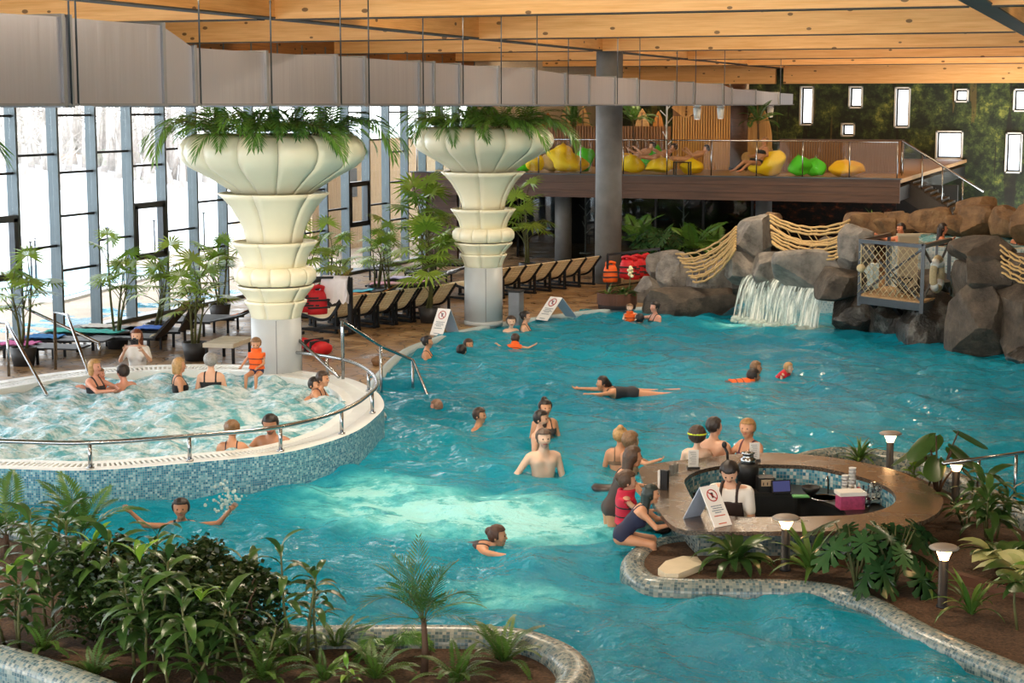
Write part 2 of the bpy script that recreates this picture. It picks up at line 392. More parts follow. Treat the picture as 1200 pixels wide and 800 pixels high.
# gallery ---------------------------------------------------------
GZ=2.87; GY=24.7
gal=structure(obj('floor_gallery',MB().box((-.3,34.4,GZ-.06),(15.3,19.2,.12)).mesh('floor_gallery',[M['deckwood']])),'timber gallery floor above the pool hall')
for k in range(3):
    MB().box((-.3,GY,GZ-.12-.23*k),(15.3,.12,.225)).build('plank',M['fascia'],gal)
MB().box((-.3,GY-.02,GZ+.01),(15.4,.2,.04)).build('edge_strip',M['dark_steel'],gal)
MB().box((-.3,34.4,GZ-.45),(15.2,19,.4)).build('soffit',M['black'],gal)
# wall under the gallery
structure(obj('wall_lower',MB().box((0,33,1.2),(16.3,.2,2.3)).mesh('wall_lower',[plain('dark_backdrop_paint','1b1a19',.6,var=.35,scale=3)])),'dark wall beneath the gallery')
wp=structure(obj('wall_corner',MB().box((-7.3,25.6,1.1),(1.1,.15,2.1)).mesh('wall_corner',[M['fascia']])),'brown boarded wall end at the glass corner')
for k in range(9): MB().box((-7.3,25.5,.17+.235*k),(1.12,.05,.22)).build('plank',M['fascia'],wp)
d1=structure(obj('door_1',None,None,(-6.1,25.9,0)),'dark glazed door beneath the gallery')
MB().box((-.62,0,1.05),(.1,.1,2.1)).box((.62,0,1.05),(.1,.1,2.1)).box((0,0,2.08),(1.3,.1,.1)).build('door_frame',M['black_metal'],d1)
MB().box((0,0,1.02),(1.1,.03,2.0)).build('pane',M['glass_dark'],d1)
wg=structure(obj('window_20',None,None,(0,0,0)),'dark shop glazing beneath the gallery')
for k in range(6):
    x=-5.2+k*1.55
    MB().box((x,27,1.1),(.07,.1,2.2)).build('window_frame',M['black_metal'],wg)
    if k<5: MB().box((x+.775,27,1.1),(1.45,.02,2.1)).build('pane',M['glass_dark'],wg)
# gallery railing
ra=thing('glass_railing','clear glass railing with steel handrail along the timber gallery edge','railing',(0,GY,GZ))
X0,X1=-7.8,7.25; npn=11; w=(X1-X0)/npn
gp=MB().box((0,0,.53),(w-.04,.016,1.0)).mesh('glass_panel',[M['glass_rail']]); ps=MB().tube([(0,0,0),(0,0,1.06)],.02,6).mesh('post',[M['steel']])
for k in range(npn): obj('glass_panel',gp,ra,(X0+w*(k+.5),0,0))
for k in range(npn+1): obj('post',ps,ra,(X0+w*k,.03,0))
MB().tube([(X0,0,1.07),(X1,0,1.07)],.025,6).build('handrail',M['steel'],ra)
# concrete columns ------------------------------------------------
def pillar(x,y,r,z0,z1,label):
    o=MB().lathe([(r,z0),(r,z1)],32,(x,y,0)).build('pillar',M['concrete']); tag(o,label,'pillar')
pillar(.0,20.1,.37,.05,7.2,'tall thick concrete pillar rising to the beams beside the benches')
a=at(660,320,.05); pillar(atY(660,270,26.2).x,26.2,.27,.05,2.3,'short grey pillar under the gallery left of the tall pillar')
pillar(atY(895,240,27).x,27,.25,.05,2.3,'short grey pillar under the gallery above the rocks')
# rim of whirlpool ------------------------------------------------
WZ=.45
wo_=[(-120,545),(0,549),(105,551),(225,542),(335,530),(409,509),(442,487),(450,472),(436,455),(400,441),(325,431),(275,427),(200,427),(130,430),(67,436),(0,446),(-90,462),(-170,485),(-200,520)]
wo_=[at(u,v,WZ) for u,v in wo_]
wo_=[p[:2] for p in catmull([tuple(p) for p in wo_],6,True)]
cen=(sum(p[0] for p in wo_)/len(wo_),sum(p[1] for p in wo_)/len(wo_))
def inset(P,d):
    n=len(P); out=[]; area_=sum(P[i][0]*P[(i+1)%n][1]-P[(i+1)%n][0]*P[i][1] for i in range(n)); s=1 if area_>0 else -1
    for i in range(n):
        a=Vector(P[i-1]);b=Vector(P[(i+1)%n]); q=(b-a).normalized(); dd=d(i) if callable(d) else d
        out.append((P[i][0]-q.y*dd*s,P[i][1]+q.x*dd*s))
    return out
wi_=inset(wo_,.62); wg_=inset(wo_,.22); wg2=inset(wo_,.46)
wpool=structure(obj('trim_1',MB().ring(wo_,wg_,-1.5,WZ,0,1,0,1).ring(wg2,wi_,-1.5,WZ-.01,1,1,1,1).mesh('trim_1',[M['tile_blue'],M['coping']])),'round raised whirlpool wall of blue mosaic with a white rim')
gr=MB().ring(wg_,wg2,WZ-.12,WZ-.06,0); gr.build('gutter',plain('gutter_dark','8d9494',.5),wpool)
# grating bars on the rim
g=MB(); n=len(wo_)
L=[0]
for i in range(n): L.append(L[-1]+math.dist(wg_[i],wg_[(i+1)%n]))
k=0
for i in range(n):
    A=Vector(wg_[i]);B=Vector(wg_[(i+1)%n]);C=Vector(wg2[i]);D=Vector(wg2[(i+1)%n]); q=max(1,int((B-A).length/.06))
    for j in range(q):
        f=(j+.5)/q; a=A.lerp(B,f); c=C.lerp(D,f); g.bar((a.x,a.y,WZ-.02),(c.x,c.y,WZ-.02),.034,.03)
o=g.build('grating',M['coping'],wpool); o['kind']='stuff'
MB().box((WX,36.9,3.6),(.3,14.4,7.2)).build('solid_end',plain('cream_wall','cfc8ba',.7,var=.06),wl_)
# ================================================================ WATER
def water_mat(name,deep,light,trans,bump_s,foam_glow=None,foam_amt=0.0,foam_scale=1.2,rough=.02,foamcol='a6ecf1',midcol='3fd3e0'):
    t=NT(name); oc=t.coords('Object')
    n1=t.noise(t.scaled(oc,(1.0,1.3,1)),3.2,4,.6); n2=t.noise(t.scaled(oc,(1.2,1,1)),9.0,3,.6)
    h=t.math('ADD',n1,t.math('MULTIPLY',n2,.35)); bp=t.bump(h,bump_s,.17)
    nl=t.noise(oc,.16,3,.5); col=t.ramp(nl,[(.35,hexc(deep)),(.65,hexc(light))])
    fac=None
    if foam_glow:
        for (x,y,rx,ry,s) in foam_glow:
            mp=t.node('ShaderNodeMapping',vector_type='TEXTURE',i_Vector=oc); mp.inputs[1].default_value=(x,y,0); mp.inputs[3].default_value=(rx,ry,50)
            ln=t.node('ShaderNodeVectorMath',operation='LENGTH',i_0=mp.outputs[0]).outputs['Value']
            g=t.math('MULTIPLY',t.math('MAXIMUM',t.math('SUBTRACT',1.0,ln),0.0),s)
            fac=g if fac is None else t.math('MAXIMUM',fac,g)
        nf=t.noise(oc,2.2,6,.72); nz=t.math('MULTIPLY',t.math('SUBTRACT',nf,.40),6.0)
        fac=t.math('MINIMUM',t.math('MAXIMUM',t.math('MULTIPLY',fac,t.math('ADD',nz,.55)),0.0),.95)
    if foam_amt:
        nf=t.noise(t.scaled(oc,(1,1.25,1)),foam_scale,7,.72)
        f2=t.math('MINIMUM',t.math('MAXIMUM',t.math('MULTIPLY',t.math('SUBTRACT',nf,.62-foam_amt*.2),5.0),0.0),.95)
        fac=f2 if fac is None else t.math('MAXIMUM',fac,f2)
    ro=rough
    if fac is not None:
        col=t.mix(t.math('MINIMUM',t.math('MULTIPLY',fac,2.2),1.0),col,hexc(midcol)); col=t.mix(t.math('POWER',fac,1.6),col,hexc(foamcol)); ro=t.math('MULTIPLY_ADD',fac,.4,rough)
    d=t.bsdf(col,ro,0,bp,IOR=1.33)
    tr=t.node('ShaderNodeBsdfTransparent'); tr.inputs[0].default_value=(.45,.86,.93,1)
    f=trans
    if fac is not None: f=t.math('MULTIPLY',t.math('SUBTRACT',1.0,fac),trans)
    fr=t.node('ShaderNodeFresnel',i_IOR=1.33,i_Normal=bp).outputs[0]
    f=t.math('MULTIPLY',f,t.math('SUBTRACT',1.0,t.math('MINIMUM',t.math('MULTIPLY',fr,1.5),1.0)))
    return t.done(t.node('ShaderNodeMixShader',i_0=f,i_1=d,i_2=tr.outputs[0]).outputs[0])
def waves(X,Y,amp,seed,n=26,lmin=.35,lmax=2.6):
    r=np.random.default_rng(seed); Z=np.zeros_like(X)
    wx=X+.25*np.sin(Y*1.3+.7*X)+.18*np.sin(2.1*X-1.1*Y); wy=Y+.25*np.sin(X*1.1+2)+.16*np.sin(1.7*Y+1.9*X)
    for i in range(n):
        l=lmin*(lmax/lmin)**((i+r.random())/n); a=r.random()*2*np.pi; k=2*np.pi/l
        Z+=amp*l/6.283*(1.0 if l<1.2 else 1.2/l)*np.sin(k*(wx*np.cos(a)+wy*np.sin(a))+r.random()*6.28)
    return Z
def water_grid(x0,x1,y0,y1,c,amp,seed,z,mask=None,lmin=.32,lmax=3.2):
    nx=int((x1-x0)/c)+1; ny=int((y1-y0)/c)+1
    X,Y=np.meshgrid(np.linspace(x0,x1,nx),np.linspace(y0,y1,ny),indexing='ij')
    V=np.stack([X,Y,z+waves(X,Y,amp,seed,40,lmin,lmax)],-1).reshape(-1,3)
    i=np.arange(nx*ny).reshape(nx,ny); Fq=np.stack([i[:-1,:-1],i[1:,:-1],i[1:,1:],i[:-1,1:]],-1).reshape(-1,4)
    if mask is not None:
        k=mask(V[:,0],V[:,1]); Fq=Fq[k[Fq].all(1)]
    used=np.unique(Fq); mp=np.zeros(len(V),int); mp[used]=np.arange(len(used)); return V[used],mp[Fq]
def inpoly(poly):
    P=np.array(poly)
    def f(x,y):
        r=np.zeros(len(x),bool); n=len(P)
        for i in range(n):
            a=P[i];b=P[(i+1)%n]
            c=((a[1]>y)!=(b[1]>y))&(x<(b[0]-a[0])*(y-a[1])/(b[1]-a[1]+1e-12)+a[0]); r^=c
        return r
    return f
fa=at(520,600,0); fb=at(625,612,0); fc=at(440,575,0)  # patches of bubbles with underwater light painted into their bright colour
M['water']=water_mat('pool_water','058cae','10abc9',.42,.75,
   [(fa.x,fa.y,2.3,1.5,1.1),(fb.x,fb.y,1.5,1.1,1.0),(fc.x,fc.y,1.2,1.1,.8),(*at(600,695,0)[:2],1.1,.5,.55),(*at(912,382,0)[:2],1.9,.8,1.2)])
inw=inpoly(inset(wo_,.3)); ind=inpoly(inset(deck,.3))
inbar=inpoly([at(u,v,.45)[:2] for u,v in [(770,555),(780,590),(815,612),(970,614),(1060,610),(1090,590),(1080,572),(1040,555),(960,538),(850,539),(800,545)]])
V,Q=water_grid(-10,25,-17,22,.08,.058,3,0.0,lambda x,y:~inw(x,y)&~ind(x,y)&~inbar(x,y))
o=structure(obj('water',np_mesh('water',V,Q,M['water'])),'rippling turquoise water of the main pool')
M['wpwater']=water_mat('whirlpool_water','3f9fb4','6fbcc8',.15,.7,None,1.0,2.6,.05,'e4f1f7','a6d3de')
V,Q=water_grid(-8,5,-10,1.5,.05,.085,9,.36,inpoly(inset(wo_,.55)),.2,1.3)
structure(obj('water_whirlpool',np_mesh('water_whirlpool',V,Q,M['wpwater'])),'foaming pale water of the raised whirlpool')
# ================================================================ OUTSIDE
gx=np.linspace(-150,0,40); gy=np.linspace(-60,150,50); GX,GYy=np.meshgrid(gx,gy,indexing='ij'); dd=np.minimum(np.maximum(0,-GX-22),25)
GZZ=-.08+dd**1.25*.060+np.where(GX>-8.5,-.1,0)
i=np.arange(2000).reshape(40,50); Q=np.stack([i[:-1,:-1],i[1:,:-1],i[1:,1:],i[:-1,1:]],-1).reshape(-1,4); keep=(GX.reshape(-1)[Q].max(1)<-7.0); 
structure(obj('ground_outside',np_mesh('ground_outside',np.stack([GX,GYy,GZZ],-1).reshape(-1,3),Q[keep],M['snow'])),'snow covered ground rising outside the glass')
structure(obj('ground_behind',MB().box((10,100,-.13),(60,110,.1)).mesh('ground_behind',[M['snow']])),'snowy ground behind the jungle wall')
m=MB(); m.box((-12.5,16,-.03),(9,34,.08)); structure(m.build('path_patio',M['patio']),'pale brown terrace outside the glass')
# ================================================================ PLANT PARTS
M['palm']=leafmat('palm_leaf','3a6b2b','74a040'); M['palm_dark']=leafmat('palm_leaf_dark','2a4f24','57823a'); M['palm_yel']=leafmat('palm_leaf_yellowish','5e8a2c','9db548')
M['broad']=leafmat('broad_leaf','233f1e','4b6b30',.28); M['broad_light']=leafmat('broad_leaf_light','4a7a22','86a83a',.3); M['hedge']=leafmat('hedge_leaf','1c2f16','4a5f28',.3)
M['fern']=leafmat('fern_leaf','2e5320','5d7f34'); M['monstera']=leafmat('monstera_leaf','1d3c22','3c6138',.22); M['stem']=plain('plant_stem','54562e',.7,var=.25)
M['trunk']=plain('woody_stem','4a3626',.85,var=.3,scale=14); M['pot']=plain('dark_pot','2b2b2d',.5,var=.1); M['pale_leaf']=leafmat('pale_leaf','8fa05a','d8d9a0',.35)
M['gravel']=plain('pot_gravel','9a958a',.9,var=.4,scale=60)
def leaflet(m,base,d,side,L,wd,mi=0,droop=0.0):
    d=d.normalized(); side=side.normalized()
    mid=base+d*L*.45+Vector((0,0,-droop*L*.2)); tip=base+d*L+Vector((0,0,-droop*L))
    m.add([tuple(base),tuple(mid+side*wd),tuple(tip),tuple(mid-side*wd)],[(0,1,2,3)],mi)
def frond_mesh(name,L,e0,e1,n,ll,lw,mats,t0=.22,ang=52,droop=.25,vee=.35,bare=.006):
    m=MB(); pts=[];dirs=[]; p=Vector((0,0,0)); N=14
    for i in range(N+1):
        e=math.radians(e0+(e1-e0)*(i/N)**1.2); d=Vector((0,math.cos(e),math.sin(e))); pts.append(p.copy()); dirs.append(d); p=p+d*(L/N)
    m.tube(pts[::2],[bare*(1-.8*i/(N//2)) for i in range(N//2+1)],4,1)
    for k in range(n):
        t=t0+(1-t0)*k/(n-1); f=t*N; i=min(N-1,int(f)); q=pts[i].lerp(pts[i+1],f-i); d=dirs[i]
        prof=math.sin(math.pi*min(1,(.18+.82*(t-t0)/(1-t0))))**.6 if t<1 else .35
        l=ll*max(.3,prof); a=math.radians(ang*(1-.45*(t-t0)/(1-t0)))
        up=Vector((1,0,0)).cross(d)
        for s in (-1,1):
            dd=d*math.cos(a)+Vector((s,0,0))*math.sin(a)+up*vee*.5
            leaflet(m,q,dd,dd.cross(up),l*random.uniform(.9,1.08),lw,0,droop)
    return m.mesh(name,mats)
def fan_mesh(name,stalk,r,n,mats,e0=70,e1=35,spread=125):
    m=MB(); pts=[];p=Vector((0,0,0))
    for i in range(6):
        e=math.radians(e0+(e1-e0)*i/5); pts.append(p.copy()); dl=Vector((0,math.cos(e),math.sin(e))); p=p+dl*stalk/5
    m.tube(pts,.008,4,1); c=pts[-1]; e=math.radians(e1-20); f=Vector((0,math.cos(e),math.sin(e)))
    for k in range(n):
        a=math.radians(-spread+2*spread*k/(n-1)); dd=f*math.cos(a)+Vector((math.sin(a),0,0))+Vector((0,0,.12))
        nrm=Vector((1,0,0)).cross(f)
        leaflet(m,c,dd,dd.cross(nrm),r*(1-.25*abs(a)/2.2)*random.uniform(.9,1.1),.022*r/.4,0,.3)
    return m.mesh(name,mats)
def leaf_mesh(name,L,W,mats,e0=45,e1=-45,fold=.25,seg=6,stalk=.12,notch=0,tipw=.0):
    """long leaf growing along +Y from the stem, bending from elevation e0 to e1"""
    m=MB(); p=Vector((0,0,0)); rows=[]
    for i in range(seg+1):
        t=i/seg; e=math.radians(e0+(e1-e0)*t); d=Vector((0,math.cos(e),math.sin(e))); up=Vector((0,-math.sin(e),math.cos(e)))
        w=0 if i==seg else W*(math.sin(math.pi*(max(0,t-stalk)/(1-stalk))**.75)**.8 if t>stalk else .04)
        rows.append((p.copy(),w,up)); p=p+d*L/seg
    vs=[]
    for q,w,up in rows:
        vs+= [tuple(q+Vector((-w,0,0))+up*w*fold),tuple(q),tuple(q+Vector((w,0,0))+up*w*fold)]
    fs=[]
    for i in range(seg):
        a=i*3; fs+= [(a,a+1,a+4,a+3),(a+1,a+2,a+5,a+4)]
    m.add(vs,fs,0,True); return m.mesh(name,mats)
def heart_mesh(name,R,mats,lobes=0,cup=.2,stalk=.0):
    m=MB(); n=44; vs=[(0,0,0)]
    for k in range(n):
        a=2*math.pi*k/n; r=R*(1.0-.28*math.cos(a)*0+.18*math.cos(2*a))   # elongated along Y after shift
        x=math.sin(a)*r*.85; y=-math.cos(a)*r*1.1
        if abs(math.sin(a))<.12 and y<0: y*=.55
        if lobes and abs(math.sin(a))>.25 and (k%4 in (0,)): x*=.45;y=y*.62+.1*R
        y+=R*.9
        vs.append((x,y,-cup*(x*x)/R-.25*cup*y*y/R))
    vs[0]=(0,R*.75,.02*R)
    m.add(vs,[(0,1+k,1+(k+1)%n) for k in range(n)],0,True); return m.mesh(name,mats)
def stalk_to(pl,p,mat,r=.012,base=(0,0,0),name='stalk'):
    b=Vector(base);p=Vector(p); mid=(b+p)/2+Vector((0,0,.12*(p-b).length))
    return MB().tube([b,b.lerp(mid,.6)+Vector((0,0,.03)),mid,p],[r,r*.9,r*.8,r*.6],5).build(name,mat,pl)
PALM=[frond_mesh('frond',1.0,e0,e1,22,.34,.022,[M['palm'],M['stem']],.2,55,.3) for e0,e1 in ((78,20),(62,-25),(48,-60),(30,-80))]
PALMD=[frond_mesh('frond',1.0,e0,e1,20,.3,.02,[M['palm_dark'],M['stem']],.2,52,.3) for e0,e1 in ((78,25),(60,-20),(45,-55))]
PALMB=[frond_mesh('frond',1.0,e0,e1,22,.27,.013,[M['palm'],M['stem']],.12,58,.35) for e0,e1 in ((70,30),(55,-50),(45,-85),(60,-70))]
FAN=[fan_mesh('fan_leaf',.5,.42,15,[M['palm_yel'],M['stem']],e0,e1) for e0,e1 in ((80,60),(70,35),(55,10))]
FERN=[frond_mesh('frond',.5,e0,e1,18,.085,.016,[M['fern'],M['stem']],.06,70,.15,.15,.004) for e0,e1 in ((75,10),(60,-25),(40,-40))]
LANCE=[leaf_mesh('leaf',.36,.042,[M['broad']],e0,e1) for e0,e1 in ((65,-20),(45,-55),(25,-70))]
LANCEL=[leaf_mesh('leaf',.34,.045,[M['broad_light']],e0,e1) for e0,e1 in ((70,0),(50,-45))]
SWORD=[leaf_mesh('leaf',.62,.035,[M['fern']],e0,e1,.3,7,.0) for e0,e1 in ((80,30),(65,-20),(45,-55))]
MONST=[heart_mesh('leaf',.24,[M['monstera']],1,.35),heart_mesh('leaf',.2,[M['monstera']],1,.2)]
HEART=[heart_mesh('leaf',.2,[M['broad']],0,.3)]
PALE=[leaf_mesh('leaf',.4,.1,[M['pale_leaf']],50,-35,.15,6,.15),leaf_mesh('leaf',.42,.1,[M['broad']],45,-45,.15,6,.15)]
def put(me,name,par,loc,yaw,pitch=0.0,roll=0.0,s=1.0): return obj(name,me,par,loc,(pitch,roll,yaw),s)
def rosette(par,meshes,name,n,loc,s=1.0,j=.2,yaw0=None,pitch=0.0,order=False,rad=0.0):
    y0=random.random()*6.28 if yaw0 is None else yaw0
    for k in range(n):
        yaw=y0+2.39996*k+random.uniform(-j,j); me=meshes[min(len(meshes)-1,k*len(meshes)//n)] if order else random.choice(meshes)
        put(me,name,par,(loc[0]-math.sin(yaw)*rad,loc[1]+math.cos(yaw)*rad,loc[2]),yaw,pitch+random.uniform(-j,j)*.6,random.uniform(-j,j),s*random.uniform(.8,1.15))
def fan_palm(x,y,z,h,label,group,n=9,stems=3,pot=(.26,.36),s=1.0):
    p=thing('potted_palm',label,'palm',(x,y,z),random.random()*6,group); z0=0
    if pot:
        r,ph=pot; MB().lathe([(r*.75,0),(r,ph),(r*.9,ph),(r*.88,ph-.05)],16).build('pot',M['pot'],p)
        MB().lathe([(r*.88,ph-.05),(.001,ph-.03)],14).build('pot_soil',M['gravel'],p); z0=ph-.05
    for k in range(stems):
        a=k*2.1; hh=h*random.uniform(.45,.8) if k else h*.8; b=(.06*math.cos(a),.06*math.sin(a),z0); q=(b[0]+random.uniform(-.12,.12)*h,b[1]+random.uniform(-.12,.12)*h,z0+hh)
        MB().tube([b,((b[0]+q[0])/2+.02,(b[1]+q[1])/2,z0+hh/2),q],[.03,.024,.014],5).build('stem',M['stem'],p)
        for i in range(n):
            f=1-.6*(i/n); pos=tuple(Vector(b).lerp(Vector(q),f)); put(FAN[0 if i<2 else random.choice((1,2))],'fan_leaf',p,pos,i*2.4+k,random.uniform(-.2,.2),random.uniform(-.2,.2),s*random.uniform(.75,1.1))
    return p
def feather_palm(name,x,y,z,label,cat,n,L,meshes=PALM,group=None,trunk=0.0,par_s=1.0,tr=.04):
    p=thing(name,label,cat,(x,y,z),random.random()*6,group)
    if trunk: MB().tube([(0,0,0),(.02,.01,trunk/2),(0,0,trunk)],[tr*1.2,tr,tr*.8],7).build('trunk',M['trunk'],p)
    rosette(p,meshes,'frond',n,(0,0,trunk),L,.25,order=True); return p
# ================================================================ COLUMN PLANTERS
def arc_panel(n,prof,bulge,mat,name='panel',seg=6,gap=.0025,th=.03):
    m=MB(); A=math.pi/n; vs=[]; P=len(prof)
    for j in range(seg+1):
        u=-1+2*j/seg; a=u*(A-gap); b=1-bulge*(u*u)
        for r,z in prof: b=1-bulge*(u*u)*(min(1,max(0,(z-3.72)/.35)) if n==14 else 1); vs.append((r*b*math.cos(a),r*b*math.sin(a),z))
    o=len(vs)
    for j in range(seg+1):
        u=-1+2*j/seg; a=u*(A-gap); b=1-bulge*(u*u)
        for r,z in prof: b=1-bulge*(u*u)*(min(1,max(0,(z-3.72)/.35)) if n==14 else 1); vs.append(((r*b-th)*math.cos(a),(r*b-th)*math.sin(a),z))
    fs=[]
    for j in range(seg):
        for i in range(P-1):
            a=j*P+i; fs.append((a,a+P,a+P+1,a+1)); fs.append((o+a,o+a+1,o+a+P+1,o+a+P))
        a=j*P; fs.append((a,o+a,o+a+P,a+P)); a=j*P+P-1; fs.append((a,a+P,o+a+P,o+a))
    for i in range(P-1):
        fs.append((i,i+1,o+i+1,o+i)); a=seg*P+i; fs.append((a,o+a,o+a+1,a+1))
    return m.add(vs,fs,0,True).mesh(name,mat)
SH=[('bowl_panel',14,[(.62,3.47),(.78,3.58),(1.0,3.72),(1.22,3.84),(1.42,3.95),(1.55,4.07),(1.6,4.2),(1.57,4.33),(1.47,4.44),(1.34,4.50),(1.28,4.46)],.04),
    ('collar_panel',6,[(.48,2.66),(.5,2.8),(.55,2.95),(.63,3.1),(.73,3.26),(.85,3.4),(.955,3.5),(.93,3.51)],.001),
    ('collar_panel',6,[(.52,2.24),(.56,2.38),(.62,2.5),(.69,2.6),(.745,2.67),(.72,2.68)],.001),
    ('ring_panel',12,[(.52,1.93),(.64,1.95),(.7,2.02),(.71,2.09),(.7,2.16),(.64,2.23),(.52,2.25)],.03),
    ('collar_panel',6,[(.46,1.63),(.5,1.7),(.57,1.79),(.64,1.87),(.67,1.92),(.64,1.925)],.001),
    ('collar_panel',6,[(.42,1.33),(.44,1.43),(.48,1.54),(.53,1.62),(.54,1.66),(.51,1.665)],.001)]
SHM=[(nm,n,arc_panel(n,pr,b,M['cream'],nm)) for nm,n,pr,b in SH]
def column_planter(x,y,label,rot,low=0):
    p=thing('column_planter',label,'column',(x,y,.05),0)
    MB().lathe([(.43,low),(.43,1.32)],40).lathe([(.445,0),(.445,.1)],40).lathe([(.3,1.2),(.3,4.4)],16).build('shaft',M['grey_shaft'],p)
    m=MB()
    for a in (.4,2.2,3.6,5.2): m.box((.431*math.cos(a),.431*math.sin(a),.68),(.012,.012,1.25),0,a)
    m.build('seam',M['flange'],p)
    for nm,n,me in SHM:
        for k in range(n): obj(nm,me,p,(0,0,-.05),(0,0,rot+2*math.pi*k/n))
    MB().lathe([(1.3,4.34),(.001,4.42)],28).build('planter_soil',M['soil'],p)
    return p
COLS=[(0,.62),(0,10.5),(-.55,-9.55)]
column_planter(0,.62,'cream column of flared shells beside the whirlpool, its bowl full of palms',.1)
column_planter(0,10.5,'cream column of flared shells at the main pool edge nearest the gallery',.25)
column_planter(-.55,-9.55,'cream column of flared shells cut off by the left edge, only its palm tips showing',.1,-1.5)
for ci,(x,y) in enumerate(COLS):
    w_=('beside the whirlpool','at the pool edge','cut off by the left edge')[ci]
    for k in range(11):
        a=2*math.pi*k/11+.2; r=1.0 if k<11 else 0
        p=thing('bowl_palm','green palm growing in the bowl of the cream column '+w_,'palm',(x+r*math.cos(a),y+r*math.sin(a),4.42),a-1.57,'palms in the bowl '+w_)
        for j in range(7):
            dy=(j-3)*.42+random.uniform(-.2,.2)
            put(PALMB[(0,1,2,3,1,2,0)[j]],'frond',p,(0,0,0),dy,random.uniform(-.15,.15),random.uniform(-.2,.2),random.uniform(1.0,1.3)*(1.45 if j in (2,5) and k%3==0 else 1.0))
    for k in range(3):
        p=thing('bowl_palm','upright palm in the middle of the bowl '+w_,'palm',(x+.4*math.cos(k*2.1),y+.4*math.sin(k*2.1),4.45),k,'upright palms in the bowl '+w_)
        rosette(p,[PALM[0],PALM[1]],'frond',8,(0,0,0),.6,.3)
# ================================================================ AIR DUCT
DX=2.1
dk=thing('air_duct','long galvanised air duct hung below the beams over the column tops','duct',(0,0,5.0))
du=[(-70,11),(75,20),(83,21),(192,30),(228,56),(312,62),(394,66),(427,68),(491,73),(508,74),(538,76),(583,79),(625,81),(662,87),(690,89),(720,91),(746,93),(790,96),(812,97),(846,99),(857,104),(885,106),(912,109),(929,110)]
sec=[(atX(u,125,DX).y, atX(u,v,DX).z-5.0) for u,v in du]
for k in range(len(sec)-1):
    (y0,h0),(y1,h1)=sec[k],sec[k+1]; x0=DX-1.0
    vs=[(x0,y0,0),(DX,y0,0),(DX,y1,0),(x0,y1,0),(x0,y0,h0),(DX,y0,h0),(DX,y1,h1),(x0,y1,h1)]
    MB().add(vs,[(0,3,2,1),(4,5,6,7),(0,1,5,4),(1,2,6,5),(2,3,7,6),(3,0,4,7)]).build('duct_section',M['duct'],dk)
    MB().box((DX-.5,y0,h0/2),(1.07,.07,h0+.07)).build('flange',M['flange'],dk)
    MB().box((DX+.02,(y0+y1)/2,.0),(.05,y1-y0,.03)).build('edge_profile',M['flange'],dk)
    if du[k][0] not in (192,508,690,857,885): MB().tube([(DX+.04,y0+.1,0),(DX+.04,y0+.1,2.7)],.012,5).build('hanger_rod',M['dark_steel'],dk)
for i,u in enumerate((829,856,913)):
    q=atX(u,126,DX)
    p=thing('spotlight','small white spotlight under the air duct, %s'%('nearest to the round columns','middle of three','nearest to the jungle wall')[i],'lamp',(DX-.3,q.y,5.0))
    MB().box((0,0,-.03),(.2,.2,.06)).build('mount',M['white'],p); MB().lathe([(.09,-.42),(.12,-.1),(.05,-.06)],12).build('lamp_head',M['white'],p)
    MB().lathe([(.085,-.425),(.001,-.42)],12).build('lens',emit('spot_lens_%d'%i,(1,.95,.85),4),p)
# ================================================================ ARTIFICIAL ROCKS
def rockmat(name,a,b,c,rough=.75):
    t=NT(name); oc=t.coords(); n=t.noise(oc,2.2,6,.65); n2=t.noise(oc,14,4,.6)
    col=t.ramp(n,[(.3,hexc(a)),(.5,hexc(b)),(.7,hexc(c))])
    return t.done(t.bsdf(col,rough,0,t.bump(t.math('ADD',n,t.math('MULTIPLY',n2,.4)),.9,.09)))
M['rock_grey']=rockmat('rock_grey','4a4743','7d7872','989188'); M['rock_dark']=rockmat('rock_dark','2a2521','4c443c','6a5e51'); M['rock_brown']=rockmat('rock_brown','4b3a2a','74593e','8e7250')
M['rock_wet']=rockmat('rock_wet','1d1a18','3a3530','8a8a86',.3)
M['rope']=plain('manila_rope','b99a66',.8,var=.25,scale=30); M['rope_pale']=plain('pale_rope','b9ab88',.8,var=.15,scale=30)
def boulder_mesh(seed,dims,boxy=5.0,cuts=7,rough=.05,N=15):
    r=np.random.default_rng(seed); l=np.linspace(-1,1,N); G=[]; Fq=[]; base=0; V=[]
    for ax in range(3):
        for s in (-1,1):
            A,B=np.meshgrid(l,l,indexing='ij'); C=np.full_like(A,s); P=[None]*3; P[ax]=C; P[(ax+1)%3]=A; P[(ax+2)%3]=B
            V.append(np.stack(P,-1).reshape(-1,3)); i=np.arange(N*N).reshape(N,N)+base
            q=np.stack([i[:-1,:-1],i[1:,:-1],i[1:,1:],i[:-1,1:]],-1).reshape(-1,4); Fq.append(q if s>0 else q[:,::-1]); base+=N*N
    V=np.concatenate(V); Fq=np.concatenate(Fq)
    k=np.round(V,5); u,inv=np.unique(k,axis=0,return_inverse=True); inv=inv.reshape(-1); V=u; Fq=inv[Fq]
    V=V/ (np.sum(np.abs(V)**boxy,axis=1)**(1/boxy))[:,None]
    for _ in range(cuts):
        n=r.normal(size=3); n/=np.linalg.norm(n); d=r.uniform(.74,1.0); e=V@n-d; V=V-np.outer(np.maximum(e,0)*1.0,n)
    for _ in range(9):
        f=r.normal(size=3)*r.uniform(1.5,5); V=V*(1+rough/ np.linalg.norm(f)*2*np.sin(V@f+r.uniform(0,6.28)))[:,None]
    V=V/np.abs(V).max(0); return V*np.array(dims)/2,Fq
PA=Vector((2.9,15.4,0)); PBv=Vector((11.8,9.2,0)); pn=Vector((PBv.y-PA.y,-(PBv.x-PA.x),0)).normalized()
